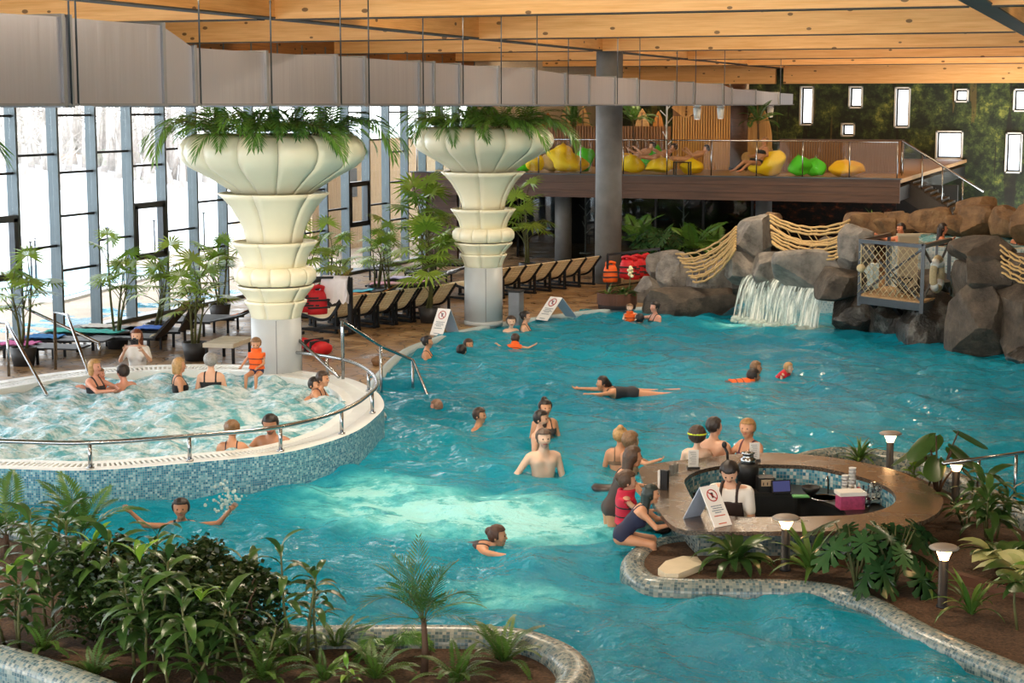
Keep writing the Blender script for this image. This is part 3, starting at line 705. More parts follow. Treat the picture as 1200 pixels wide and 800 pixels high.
def onplane(u,v,off=0.0):
    d=Vector(ray(u,v)); o=Vector((CX,CY,CZ)); k=((PA+pn*off)-o).dot(pn)/d.dot(pn); return o+d*k
def boulder(par,u0,u1,v0,v1,off=0.0,depth=1.0,mat='rock_grey',seed=0,boxy=5,cuts=15,tilt=0.0,rough=.03,name='boulder'):
    c=onplane((u0+u1)/2,(v0+v1)/2,off-depth/2); D=(c-Vector((CX,CY,CZ))).length
    w=(u1-u0)/F*D*1.2; h=(v1-v0)/F*D*1.14; V,Q=boulder_mesh(seed,(w,depth,h),boxy,cuts,rough)
    me=np_mesh(name,V,Q,M[mat]); me.set_sharp_from_angle(angle=.42); return obj(name,me,par,c,(0,tilt,YAW+random.uniform(-.25,.25)))
# pn points toward the camera when negative offset lies behind
if pn.dot(Vector((CX,CY,0))-PA)<0: pn=-pn
R1=thing('rock_bridge','long bridge of grey artificial rocks over the waterfall','rock')
for k,(b) in enumerate([(742,776,324,364,.2,1.0,'rock_grey'),(756,792,294,332,-.3,1.1,'rock_grey'),(772,811,298,350,.25,1.0,'rock_grey'),(806,864,306,346,.0,1.1,'rock_grey'),
      (764,876,334,366,.55,1.3,'rock_dark'),(859,906,254,302,-.2,1.2,'rock_grey'),(853,891,296,334,.1,1.1,'rock_grey'),(884,922,296,336,.1,1.2,'rock_grey'),
      (912,988,294,342,.15,1.3,'rock_grey'),(984,1014,264,320,-.1,1.1,'rock_grey'),(958,1010,314,350,.2,1.2,'rock_dark'),(893,916,250,272,-.8,.9,'rock_brown'),
      (950,1012,280,312,-.7,1.0,'rock_dark'),(862,900,325,345,-.2,1.4,'rock_dark')]):
    boulder(R1,*b,seed=100+k,boxy=9)
R2=thing('rock_cliff','dark wet artificial rock cliff under and beside the lookout platform','rock')
for k,b in enumerate([(982,1030,336,398,-.3,1.4,'rock_wet'),(1020,1068,342,404,-.25,1.5,'rock_wet'),(1056,1122,345,414,-.2,1.6,'rock_wet'),
      (1122,1182,278,314,.0,1.6,'rock_dark'),(1120,1144,308,354,.1,1.3,'rock_dark'),(1136,1180,298,342,.1,1.5,'rock_dark'),(1120,1180,334,414,.45,1.5,'rock_dark'),
      (1172,1230,332,420,.1,1.6,'rock_dark'),(1060,1110,318,352,-.9,1.2,'rock_dark'),(1190,1260,400,436,.3,1.2,'rock_wet'),(1165,1240,300,345,-.6,1.0,'rock_dark')]):
    boulder(R2,*b,seed=200+k,boxy=9)
R3=thing('rock_ridge','brown rock ridge along the back edge of the upper pool','rock')
for k,b in enumerate([(992,1046,250,282,-3.6,1.2,'rock_brown'),(1034,1072,250,276,-4.2,1.0,'rock_brown'),(1064,1114,244,274,-4.6,1.2,'rock_brown'),(1104,1140,252,276,-4.8,1.0,'rock_brown'),
      (1124,1166,231,252,-5.6,1.2,'rock_brown'),(1126,1172,242,274,-5.0,1.1,'rock_brown'),(1164,1198,242,276,-5.0,1.1,'rock_brown'),(1188,1240,240,282,-4.4,1.3,'rock_brown'),(1020,1050,256,280,-3.9,1.0,'rock_brown')]):
    boulder(R3,*b,seed=300+k,boxy=5,cuts=10,rough=.05)
# upper pool ------------------------------------------------------
UZ=1.9
up_=[at(u,v,UZ) for u,v in [(1052,287),(1110,289.5),(1180,291),(1260,292),(1330,288),(1330,276),(1270,271.5),(1200,270.5),(1130,271),(1070,273.5),(1040,279)]]
up_=[p[:2] for p in catmull([tuple(p) for p in up_],5,True)]
ui=inset(up_,.22)
M['tile_pale']=mosaic('mosaic_pale',['b9cdd2','d5dfe0','9fbcc6','c5d6d9'],.06,'dfe5e4')
upw=structure(MB().ring(up_,ui,-1.5,UZ,0,1,0,0).build('trim_2',[M['tile_pale'],plain('upper_rim','cdbb9c',.5,var=.1)]),'pale tiled wall and rim of the upper pool')
M['upwater']=water_mat('upper_water','3f7f8c','6aa6b0',.1,.7,None,.62,1.6,.05,'e6eef0','a9cbd0')
xs=[p[0] for p in up_]; ys=[p[1] for p in up_]
V,Q=water_grid(min(xs),max(xs),min(ys),max(ys),.08,.07,5,UZ-.05,inpoly(inset(up_,.1)),.3,1.6)
structure(obj('water_upper',np_mesh('water_upper',V,Q,M['upwater'])),'bubbling water of the upper pool behind the rocks')
m=MB().prism([p[:2] for p in inset(up_,.3)],-1.5,1.4,0); structure(m.build('floor_upper_pool',M['tile_pale']),'raised floor of the upper pool')
structure(obj('floor_rear_plinth',MB().box((17.3,20.5,.1),(17.5,8.2,3.0)).mesh('floor_rear_plinth',[M['rock_brown']])),'brown ground behind the rock ridge')
# cave wall behind the waterfall
c0=onplane(905,350,-2.6); c1=onplane(1000,355,-2.6)
m=MB(); d=(c1-c0).normalized(); q=[c0-d*1.5,c1+d*.6]
vs=[(q[0].x,q[0].y,-1.4),(q[1].x,q[1].y,-1.4),(q[1].x,q[1].y,1.3),(q[0].x,q[0].y,1.3)]; nb=Vector((pn.x,pn.y,0))*-.2
vs+= [(a+nb.x,b+nb.y,c) for a,b,c in vs]
m.add(vs,[(0,1,2,3),(7,6,5,4),(3,2,6,7),(1,5,6,2),(4,0,3,7)],0,False,[[(0,0),(6,0),(6,2.7),(0,2.7)]]+[[(0,0)]*4]*4)
structure(m.build('wall_cave',M['tile_pale']),'pale tiled wall behind the waterfall')
# waterfall -------------------------------------------------------
t=NT('falling_water'); uvv=t.coords('UV'); n=t.noise(t.scaled(uvv,(7,.8,1)),2.0,5,.65)
f=t.math('MINIMUM',t.math('MAXIMUM',t.math('MULTIPLY',t.math('SUBTRACT',n,.40),5.5),.06),.96)
b=t.bsdf(t.ramp(n,[(.4,hexc('a9c9c4')),(.6,hexc('f2f6ee'))]),.25,0,t.bump(n,.6,.05)); tr=t.node('ShaderNodeBsdfTransparent')
M['fall']=t.done(t.node('ShaderNodeMixShader',i_0=f,i_1=tr.outputs[0],i_2=b).outputs[0])
wf=thing('waterfall','white curtain of water falling from the rock bridge into the pool','waterfall')
a0=at(866,374,0); a1=at(958,387,0); dv=(a1-a0); nx=Vector((dv.y,-dv.x,0)).normalized()
if nx.dot(Vector((CX,CY,0))-a0)<0: nx=-nx
for L_,(th,sc_,sd) in enumerate(((0,1.0,1),(.22,.92,2))):
    r=np.random.default_rng(sd); m=MB(); nu,nv=50,12; vs=[]
    for i in range(nu+1):
        s=i/nu; jag=.06*math.sin(i*1.7+sd)+.04*math.sin(i*.63)
        for j in range(nv+1):
            h=j/nv; out=.55*(1-(1-h)**.5)*0+ .5*h**.5 + jag*h-th-.35
            p=a0+dv*(s*sc_+(1-sc_)*.5)+nx*out; vs.append((p.x,p.y,1.06*(1-h**1.6)*(1-.1*s)+.02-.02*h))
    fs=[];uv=[]
    for i in range(nu):
        for j in range(nv):
            k=i*(nv+1)+j; fs.append((k,k+nv+1,k+nv+2,k+1)); uv.append([(i/nu*3+th,j/nv),((i+1)/nu*3+th,j/nv),((i+1)/nu*3+th,(j+1)/nv),(i/nu*3+th,(j+1)/nv)])
    m.add(vs,fs,0,True,uv); m.build('water_sheet',M['fall'],wf)
m=MB()
for k in range(90):
    s=random.random(); p=a0+dv*s+nx*random.uniform(.0,.5); m.sphere((p.x,p.y,random.uniform(-.02,.06)),random.uniform(.03,.11),0,7,5,(1,1,.7))
o=m.build('splash',M['fall'],wf); o['kind']='stuff'
# rope nets -------------------------------------------------------
def rope_net(label,tops,bots,n,sag,off,mat='rope',r=.028,ties=7):
    p=thing('rope_net',label,'rope net')
    A0=onplane(*tops[0],off);A1=onplane(*tops[1],off);B0=onplane(*bots[0],off+.25);B1=onplane(*bots[1],off+.25); rows=[]
    for k in range(n):
        f=k/(n-1); a=A0.lerp(B0,f)+Vector((0,0,random.uniform(-.03,.03))); b=A1.lerp(B1,f); s=sag*random.uniform(.8,1.2)
        pts=[a.lerp(b,i/14)+Vector((0,0,-s*4*(i/14)*(1-i/14)+.012*math.sin(i*2.3+k))) for i in range(15)]
        rows.append(pts); MB().tube(pts,r,6).build('rope',M[mat],p)
    for j in range(ties):
        i=int((j+1)*14/(ties+1)); MB().tube([rows[k][min(14,max(0,i+(k%2)))] for k in range(n)],r*.5,5).build('tie_rope',M[mat],p)
    return p
rope_net('thick rope netting slung between the left rocks and the tall rock',((792,297),(863,266)),((812,330),(862,292)),9,.22,-.1)
rope_net('thick rope netting slung between the tall rock and the lookout platform',((902,252),(996,258)),((905,285),(988,300)),10,.25,-.6)
rope_net('dark rope netting to the right of the lookout platform',((1172,288),(1232,306)),((1174,318),(1232,334)),6,.12,.15,'rope',.022,4)
# lookout platform ------------------------------------------------
FL=at(1007,347,.9); FR=at(1080,356,.9); BR=at(1111,345,.9); BL=FL+BR-FR
pf=thing('lookout_platform','square steel lookout platform with netted railing projecting from the rocks','platform')
x=(FR-FL); yv=(BR-FR); N=9
for k in range(N):
    a=FL+yv*((k+.5)/N); MB().bar(a+x*.0+Vector((0,0,.02)),a+x+Vector((0,0,.02)),yv.length/N*.92,.05).build('plank',M['deckwood'],pf)
for a,b,nm in ((FL,FR,'edge_beam'),(FR,BR,'edge_beam'),(FL,BL,'edge_beam')):
    MB().bar(a+Vector((0,0,-.07)),b+Vector((0,0,-.07)),.08,.16).build(nm,M['dark_steel'],pf)
RZ=Vector((0,0,1.2))
for a in (FL,FR,BR,BL): MB().bar(a-Vector((0,0,.2)),a+RZ,.075).build('post',M['dark_steel'],pf)
for a,b in ((FL,FR),(FR,BR),(FL,BL)): MB().bar(a+RZ,b+RZ,.1,.08).build('top_rail',M['dark_steel'],pf)
for a,b in ((FL,FR),(FR,BR)):
    MB().bar(a+Vector((0,0,.05)),b+RZ-Vector((0,0,.05)),.04).build('brace',M['dark_steel'],pf); MB().bar(b+Vector((0,0,.05)),a+RZ-Vector((0,0,.05)),.04).build('brace',M['dark_steel'],pf)
mid=FR.lerp(BR,.5); MB().bar(mid,mid+RZ,.05).build('post',M['dark_steel'],pf)
m=MB(); nn=10; out=pn*.06
for k in range(-nn,nn):
    for s in (1,-1):
        pts=[]
        for j in range(0,13):
            h=j/12; f=(k/nn)+s*h*1.0*(1.2/x.length)*.9+(0 if s>0 else .55)
            if 0<=f<=1: q=FL+x*f+Vector((0,0,.08+h*1.05))+out; pts.append(q)
        if len(pts)>1: m.tube(pts,.008,4)
m.build('rope_mesh',M['rope_pale'],pf)
for f in (.15,.5,.85):
    a=FL+x*f+yv*.1; MB().bar(a-Vector((0,0,.1)),a+yv*.9-Vector((0,0,1.0)),.09).build('strut',M['black_metal'],pf)
# lifebuoy, fender, lectern board
lb=thing('lifebuoy','pale ring lifebuoy hung on the side of the lookout platform','lifebuoy'); c=FR.lerp(BR,.42)+Vector((0,0,.55)); 
ya=yv.normalized(); sd=Vector((ya.y,-ya.x,0)); pts=[c+sd*.07+ya*(.3*math.cos(k*math.pi/12))+Vector((0,0,.33*math.sin(k*math.pi/12))) for k in range(24)]
MB().tube(pts,.08,10,0,True).build('ring',M['rope_pale'],lb)
for k in (3,9,15,21): MB().tube([pts[k-1],pts[k],pts[(k+1)%24]],.088,10).build('band',M['white'],lb)
fd=thing('fender_float','pale round float hanging on the corner post of the lookout platform','float',tuple(FL+x*.06+Vector((0,0,.62))+out*1.5))
MB().sphere((0,0,0),.09,0,12,8).build('ball',M['rope_pale'],fd); MB().tube([(0,0,.08),(0,0,.5)],.012,5).build('cord',M['rope_pale'],fd); MB().tube([(0,0,-.08),(.02,0,-.4)],.012,5).build('cord',M['rope_pale'],fd)
bd=thing('beige_box','tall beige boxed board standing on the lookout platform','board',tuple(FL+x*.52+yv*.55+Vector((0,0,.05))),YAW)
MB().box((0,0,.62),(.42,.14,1.24)).build('body',plain('beige_panel','a3947c',.6,var=.05),bd); MB().box((0,0,1.26),(.48,.2,.05)).build('cap',plain('beige_cap','b3a58d',.6,var=.05),bd)
fc_=thing('folding_stool','small black folding stool on the lookout platform','stool',tuple(FL+x*.55+yv*.25+Vector((0,0,.05))),YAW+.2)
for s in (-1,1):
    MB().tube([(-.2,s*.15,0),(.2,s*.15,.38)],.014,5).build('leg',M['black_metal'],fc_); MB().tube([(.2,s*.15,0),(-.2,s*.15,.38)],.014,5).build('leg',M['black_metal'],fc_)
MB().box((0,0,.385),(.42,.34,.02)).build('seat',M['black'],fc_)
# stairs ----------------------------------------------------------
st=thing('staircase','dark stair with glass railing descending from the gallery by the jungle wall','stairs',(0,0,0))
s0=atY(1062,205,28.5); s1=atY(1128,247,28.5); ns=10; dx=(s1.x-s0.x)/ns; dz=(s1.z-s0.z)/ns
M['stair']=plain('stair_concrete','3a3733',.7,var=.15)
for k in range(ns+4): MB().box((s0.x+dx*(k+.5),28.5,s0.z+dz*(k+.5)-.1),(dx*1.05,2.2,.2)).build('tread',M['stair'],st)
MB().bar((s0.x,27.4,s0.z-.35),(s1.x+4*dx,27.4,s1.z+4*dz-.35),.12,.5).build('stringer',M['stair'],st)
for k in range(4):
    a=Vector((s0.x+dx*3.5*k,27.4,s0.z+dz*3.5*k)); b=Vector((s0.x+dx*3.5*(k+1)-.04,27.4,s0.z+dz*3.5*(k+1)))
    vs=[]; 
    for yy in (0,.02):
        for q,h in ((a,.1),(b,.1),(b,1.05),(a,1.05)): vs.append((q.x,q.y+yy,q.z+h))
    MB().add(vs,[(3,2,1,0),(4,5,6,7),(0,1,5,4),(2,3,7,6),(1,2,6,5),(3,0,4,7)]).build('glass_panel',M['glass_rail'],st)
    MB().tube([a+Vector((0,.03,-.1)),a+Vector((0,.03,1.05))],.025,6).build('post',M['steel'],st)
e=Vector((s0.x+dx*14,27.4,s0.z+dz*14)); MB().tube([(s0.x,27.4,s0.z+1.08),(e.x,27.4,e.z+1.08)],.035,6).build('handrail',M['steel'],st)
# ================================================================ SWIM-UP BAR
t=NT('granite'); oc=t.coords(); n=t.noise(oc,60,3,.7); n2=t.noise(oc,2.0,3)
M['granite']=t.done(t.bsdf(t.ramp(n,[(.35,hexc('261f1a')),(.5,hexc('4d4137')),(.68,hexc('7d6c5a'))]),t.ramp(n2,[(.4,(.2,)*3),(.7,(.34,)*3)]),0,Coat_Weight=.15,Coat_Roughness=.1))
BZ=.45
bo=[(750,548),(752,560),(760,580),(774,601),(790,617),(812,622),(900,622.5),(975,622),(1040,620),(1075,612),(1097,602),(1105,590),(1102,580),(1082,565),(1050,551),(1007,541),(960,534),(900,530),(850,533),(808,538),(772,542)]
bi=[(802,563),(804,570),(812,585),(828,598),(862,605),(915,605.5),(975,604),(1010,602),(1035,596),(1047,590),(1050,582),(1042,572),(1020,562),(987,553),(950,546),(900,544),(850,545),(826,549),(810,555)]
bo=[p[:2] for p in catmull([tuple(at(u,v,BZ)) for u,v in bo],5,True)]; bi=[p[:2] for p in catmull([tuple(at(u,v,BZ)) for u,v in bi],5,True)]
def resample(P,n,c):
    ang=sorted((math.atan2(p[1]-c[1],p[0]-c[0]),p) for p in P); A=[a for a,_ in ang]; out=[]
    import bisect
    for k in range(n):
        th=-math.pi+2*math.pi*k/n; i=bisect.bisect(A,th); a=ang[i-1];b=ang[i%len(ang)]; da=(b[0]-a[0])%(2*math.pi); f=((th-a[0])%(2*math.pi))/da if da>1e-9 else 0
        out.append((a[1][0]+(b[1][0]-a[1][0])*f,a[1][1]+(b[1][1]-a[1][1])*f))
    return out
bc=(sum(p[0] for p in bi)/len(bi),sum(p[1] for p in bi)/len(bi))
bo=resample(bo,96,bc); bi=resample(bi,96,bc)
bar=thing('bar_counter','oval swim-up bar with a polished granite counter and mosaic walls','bar')
MB().ring(bo,bi,BZ-.05,BZ).build('countertop',M['granite'],bar)
def lerp2(a,b,f): return [(p[0]+(q[0]-p[0])*f,p[1]+(q[1]-p[1])*f) for p,q in zip(a,b)]
M['tile_bar']=mosaic('mosaic_bar_inside',['2f6f8c','4f93ab','8fb6bf','3b7f9a','6aa4b4','c3d2d0'],.045,'8fa3a6')
MB().ring(inset(bo,.3),inset(bo,.42),-1.5,BZ-.05,0).build('outer_wall',M['tile_grey'],bar)
MB().ring(inset(bi,-.1),inset(bi,.0),-.9,BZ-.05,0).build('inner_wall',M['tile_bar'],bar)
MB().prism(inset(bi,-.08),-.95,-.88).build('bar_floor',plain('bar_floor','3a3634',.7),bar)
# worktop inside, along the pool side
n=96; idx=[k for k in range(n) if -0.35<math.atan2(bi[k][1]-bc[1],bi[k][0]-bc[0])<2.75]
ins=inset(bi,.58); wtop=[bi[k] for k in idx]+[ins[k] for k in reversed(idx)]
M['worktop']=plain('dark_worktop','26221f',.3,var=.2,scale=20)
wk=thing('work_counter','dark work counter curved along the inside of the bar','counter')
MB().prism(inset(wtop,.02),.16,.2).build('worktop',M['worktop'],wk); MB().prism(inset(wtop,.05),-.88,.16).build('cabinet_body',M['black'],wk)
def onwork(u,v,z=.2): return at(u,v,z)
fr=thing('undercounter_fridge','small fridge with pale framed glass door under the bar work counter','fridge',tuple(at(924,604,-.45)+Vector((0,0,-.4))),YAW+.05)
MB().box((0,.2,.4),(.6,.38,.78)).build('body',M['black'],fr); MB().box((0,0,.4),(.5,.03,.7)).build('glass',M['glass_dark'],fr)
m=MB()
for s in (-1,1): m.box((s*.27,0,.4),(.05,.05,.8)).box((0,0,.4+s*.38),(.58,.05,.05))
m.build('door_frame',plain('pale_frame','b9bdb8',.5),fr)
tb=thing('till_tablet','tablet till with a bluish lit screen on the bar work counter','tablet',tuple(onwork(917,579)),YAW+.2)
MB().box((0,.03,.1),(.25,.02,.16),0,0,Matrix.Rotation(-.25,4,'X')).build('casing',M['black'],tb); MB().box((0,.018,.1),(.22,.006,.13),0,0,Matrix.Rotation(-.25,4,'X')).build('screen',emit('screen_glow',(.16,.17,.42),.4),tb); MB().box((0,.06,.01),(.2,.14,.02)).build('foot',M['black'],tb)
ct=thing('card_printer','black receipt printer with a beige front beside the till tablet','printer',tuple(onwork(897,575)),YAW+.1)
MB().box((0,.02,.09),(.2,.2,.18)).build('body',M['black'],ct); MB().box((0,-.085,.12),(.15,.012,.08)).build('front_label',plain('beige_label','c7b191',.6),ct)
for k in range(3): MB().box((-.05+.05*k,-.093,.11),(.012,.004,.035)).build('mark',M['black'],ct)
cm=thing('coffee_grinder','black coffee grinder with a steel hopper behind the barman','grinder',tuple(onwork(876,570)),YAW)
MB().lathe([(.13,0),(.14,.25),(.12,.3)],16).build('body',M['black'],cm); MB().lathe([(.09,.3),(.1,.36),(.07,.38),(.07,.42),(.09,.44),(.001,.46)],16).build('hopper',M['steel'],cm); MB().tube([(.13,-.02,.1),(.2,-.05,.1),(.2,-.05,.22)],.012,5).build('handle',M['steel'],cm)
sk=thing('sink','round steel sink set in the bar work counter','sink',tuple(onwork(967,583)))
MB().lathe([(.2,0.0),(.19,.012),(.17,.005),(.15,-.015),(.001,-.02)],22).build('basin',M['steel'],sk); MB().tube([(.0,.2,0),(.0,.2,.2),(.0,.12,.24),(.0,.06,.2)],.012,6).build('tap',M['steel'],sk)
gm=thing('bar_mat','small green bar mat on the work counter','mat',tuple(onwork(938,582)),YAW); MB().box((0,0,.008),(.2,.12,.014)).build('mat',plain('green_mat','5fa66a',.8),gm); MB().box((0,0,.017),(.18,.1,.006)).build('studs',plain('green_mat_top','6fb87a',.8),gm)
bw=thing('black_bowl','black bowl on the work counter beside the green mat','bowl',tuple(onwork(950,579))); MB().lathe([(.05,0),(.1,.05),(.12,.1),(.11,.1),(.09,.05),(.001,.02)],16).build('bowl',M['black'],bw)
M['clear']=glassmat('clear_plastic',(.86,.9,.9),.14); M['white_plastic']=plain('white_plastic','e8e6e0',.4,var=.03)
def cups(u,v,h,label,nn):
    p=thing('cup_stack',label,'cups',tuple(onwork(u,v)))
    for k in range(nn): MB().lathe([(.035,0),(.045,.1),(.048,.1),(.043,.09),(.03,.01)],12,(0,0,h*k/nn)).build('cup',M['white_plastic'],p)
cups(990,583,.22,'taller stack of pale plastic cups beside the bar sink',6); cups(998,585,.34,'stack of pale plastic cups nearest the sauce bottles',8)
for k,(u,v,c,nm) in enumerate([(1006,585,'a8201c','red'),(1002,588,'d9a520','yellow')]):
    p=thing('sauce_bottle',nm+' sauce bottle beside the cup stacks in the bar','bottle',tuple(onwork(u,v)))
    MB().lathe([(.035,0),(.038,.02),(.036,.13),(.015,.16)],12).build('body',plain(nm+'_sauce','%s'%c,.35),p); MB().lathe([(.016,.155),(.006,.21),(.001,.21)],10).build('nozzle',M['white_plastic'],p)
bx=thing('pink_tub','clear tub of pink cubes with a white lid in the bar','tub',tuple(onwork(996,595,.2)),YAW+.15)
MB().box((0,0,.085),(.3,.2,.17)).build('contents',plain('pink_content','b24a74',.4,var=.3,scale=25),bx); MB().box((0,0,.19),(.33,.23,.045)).build('lid',M['white_plastic'],bx)
for k,(u,v,s) in enumerate([(1013,596,.1),(1022,594,.14),(1030,590,.1)]):
    p=thing('clear_bag',('small crumpled clear bag beside the pink tub','large clear plastic bag right of the pink tub','clear bag under the bottle shelf')[k],'bag',tuple(onwork(u,v)))
    V,Q=boulder_mesh(40+k,(s*1.7,s*1.5,s*2),2.2,3,.25,7); V[:,2]+=s; obj('bag',np_mesh('bag',V,Q,M['clear']),p); MB().tube([(0,0,s*1.9),(.01,0,s*2.2)],[.02,.035],8).build('bag_neck',M['clear'],p)
sh=thing('bottle_shelf','narrow blue shelf on the inner bar wall holding bottles','shelf',tuple(at(1030,586,.24)),0.6)
MB().box((0,0,0),(.5,.12,.025)).build('board',M['tile_bar'],sh); MB().box((0,.05,-.04),(.5,.02,.08)).build('bracket',M['tile_bar'],sh)
bm=MB().lathe([(.024,0),(.026,.01),(.026,.1),(.01,.14),(.01,.18)],10).mesh('body',[plain('dark_bottle','27313f',.2)]); bl=MB().lathe([(.027,.03),(.027,.085)],10,cap=False).mesh('bottle_label',[M['white_plastic']])
for k in range(7):
    p=thing('bottle','dark small bottle with a white label in the row on the bar shelf','bottle',tuple(Vector(sh.location)+Vector((math.cos(.6)*(-.21+.07*k),math.sin(.6)*(-.21+.07*k),.013))),0,'bottles on the bar shelf'); obj('body',bm,p); obj('bottle_label',bl,p)
# on the counter
def menu(u,v,rz,label):
    p=thing('menu_card',label,'menu card',tuple(at(u,v,BZ)),rz); MB().box((0,0,.13),(.13,.012,.22)).build('card',M['white_plastic'],p); MB().box((0,0,.012),(.16,.07,.024)).build('stand',M['black'],p)
    m=MB(); 
    for k in range(7): m.box((-.01+.008*(k%3),-.0085,.21-.024*k),(.08-.01*(k%3),.002,.006))
    m.build('print_lines',plain('grey_print','8d8d88',.7),p)
menu(812.5,549,YAW+.1,'white menu card on the counter in front of the child with goggles'); menu(884,540,YAW+.05,'white menu card on the counter before the blonde woman')
p=thing('menu_holder','black menu holder with white sheets standing beside the leaning woman','menu holder',tuple(at(775,573,BZ)),YAW-.6)
MB().box((.04,0,.12),(.1,.05,.24)).build('holder',M['black'],p); MB().box((-.02,0,.12),(.03,.06,.22)).build('sheets',M['white_plastic'],p)
for u,v,l in ((787,557,'clear empty glass on the counter left of the first menu card'),(792,554,'second clear glass on the counter beside the first menu card')):
    p=thing('drinking_glass',l,'glass',tuple(at(u,v,BZ))); MB().lathe([(.03,0),(.036,.13),(.033,.13),(.028,.01),(.001,.01)],14).build('tumbler',M['clear'],p); MB().lathe([(.031,0),(.001,.004)],12).build('base',M['clear'],p)
p=thing('table_microphone','black microphone shaped tap handle on the back of the counter','tap',tuple(at(853,541,BZ)),0); MB().tube([(0,0,0),(-.01,0,.12),(-.04,0,.18)],.018,7).build('neck',M['black'],p); MB().sphere((-.05,0,.22),.035,0,10,7,(1,1,1.3)).build('head',M['black'],p)
# prohibition sign boards ----------------------------------------
def ring_pts(r,c,n=20): return [(c[0]+r*math.cos(2*math.pi*k/n),c[1],c[2]+r*math.sin(2*math.pi*k/n)) for k in range(n)]
M['sign_white']=plain('sign_white','f0efec',.45,var=.02); M['sign_red']=plain('sign_red','b02a24',.5); M['sign_grey']=plain('sign_grey_print','7d8f9a',.6); M['sign_orange']=plain('sign_orange_print','c7572c',.6); M['sign_back']=plain('sign_back','aab4c4',.5,var=.03)
def aframe(loc,rz,w,h,spread,label,rich=False,cat='sign'):
    p=thing('folding_sign',label,cat,tuple(loc),rz); th=math.atan2(spread/2,h); L=math.hypot(h,spread/2)
    for s,nm in ((-1,'front_panel'),(1,'rear_panel')):
        R_=Matrix.Translation((0,0,h))@Matrix.Rotation(s*-th*-1,4,'X')
        fr_=MB().box((0,0,-L/2),(w,.012,L),0,0,R_).build(nm,M['sign_white'] if s<0 else M['sign_back'],p)
        if s<0:
            o_=MB(); T=lambda q:tuple(R_@Vector(q)); y=-.009
            o_.tube([T(q) for q in ring_pts(w*.27,(0,y,-L*.24))],w*.025,5,0,True); o_.tube([T((-w*.19,y,-L*.24+w*.19)),T((w*.19,y,-L*.24-w*.19))],w*.022,5)
            o_.build('prohibition_mark',M['sign_red'],fr_)
            g=MB(); g.add([T(q) for q in ((-w*.08,y,-L*.24+w*.13),(w*.08,y,-L*.24+w*.13),(w*.045,y,-L*.24-w*.12),(-w*.045,y,-L*.24-w*.12))],[(0,1,2,3)]); g.build('cup_mark',M['black'] if rich else M['sign_grey'],fr_)
            rows=[(.5,.62),(.555,.5),(.61,.66),(.66,.4)] 
            g=MB()
            for a,b in rows:
                x=-b*w/2
                while x<b*w/2-.03*w:
                    l=random.uniform(.05,.13)*w; g.box((x+l/2,y,-L*a),(l,.002,L*.022),0,0,R_); x+=l+.02*w
            g.build('print_lines',M['sign_grey'],fr_)
            g=MB()
            for a,b in ((.74,.62),(.93,.45)): g.box((0,y,-L*a),(w*b,.002,L*.022),0,0,R_)
            g.build('print_lines',M['sign_orange'] if rich else M['sign_grey'],fr_)
    return p
aframe(at(829,611,BZ),YAW+.62,.25,.40,.52,'white folding sign with a red no-glasses mark on the bar counter',True)
aframe(at(521,391,.05),YAW-.6,.34,.55,.62,'white folding prohibition sign at the pool edge in front of the benches')
aframe(at(652,373,.05),YAW-.85,.4,.5,.95,'widely spread white folding sign at the pool edge right of the round column')
# ================================================================ ISLAND BED AND KERBS
def kerb(name,px,zt,w,label,low=-1.0,n=6,mat='tile_grey'):
    P=catmull([tuple(at(u,v,zt)) for u,v in px],n); P=[(a,b,0) for a,b,_ in P]
    pr=[(-w/2,low)]+[(-w/2*math.cos(math.pi*k/8)*1.0,zt-w*.38+w*.38*math.sin(math.pi*k/8)) for k in range(9)]+[(w/2,low)]
    return structure(MB().sweep(P,pr).build(name,M[mat]),label),P
kf=[(811,626),(768,632),(747,646),(744,660),(762,674),(798,678),(845,679),(910,679),(964,683),(1000,691),(1030,703),(1080,731),(1140,757),(1200,781),(1260,806)]
k1,kp=kerb('trim_3',kf,.14,.3,'mosaic kerb curling round the bed in front of the bar')
kb=[(935,533),(950,528),(978,524),(1007,524.5),(1042,528),(1078,535),(1122,554),(1150,567),(1200,592),(1260,625)]
k2,kp2=kerb('trim_4',kb,.33,.28,'mosaic kerb between the bar bed and the pool behind')
def bedpoly(z): 
    a=[at(u,v,.14)[:2] for u,v in kf]; b=[at(u,v,.33)[:2] for u,v in kb][::-1]; ib=inset(bo,.36)
    c=[ib[k] for k in range(96)]
    P=list(a)+[at(1300,760,.14)[:2]]+list(b)
    # walk the bar wall from its rear to its front on the land side
    rear=at(960,534,BZ); fr_=at(812,622,BZ); d=lambda p,q:math.dist(p[:2],q[:2])
    i0=min(range(96),key=lambda k:d(c[k],rear)); i1=min(range(96),key=lambda k:d(c[k],fr_))
    k=i0
    w1=[]
    while k!=i1: w1.append(c[k]); k=(k-1)%96
    w1.append(c[i1]); return P+w1
structure(MB().prism(bedpoly(.1),-1.2,.1).build('ground_bar_bed',M['soil']),'bark covered soil of the planting bed round the bar')
stp=[at(u,v,.16)[:2] for u,v in [(771,667),(780,658),(800,652),(817,653),(824,661),(808,668),(795,673),(780,673)]]
tag(MB().prism(stp,.0,.17).build('bed_step',plain('cream_step','d6c8ac',.6,var=.06)),'cream stone step inside the curl of the mosaic kerb','step')
e0=[at(u,v,.12) for u,v in [(1065,664),(1110,676),(1160,690),(1230,702)]]
bdg=thing('bed_edging','brown timber edging boards laid across the bark bed','edging')
for a,b in zip(e0[:-1],e0[1:]): MB().bar(a+Vector((0,0,.03)),b+Vector((0,0,.03)),.1,.1).build('plank',plain('edging_wood','5a3a28',.7,var=.2),bdg)
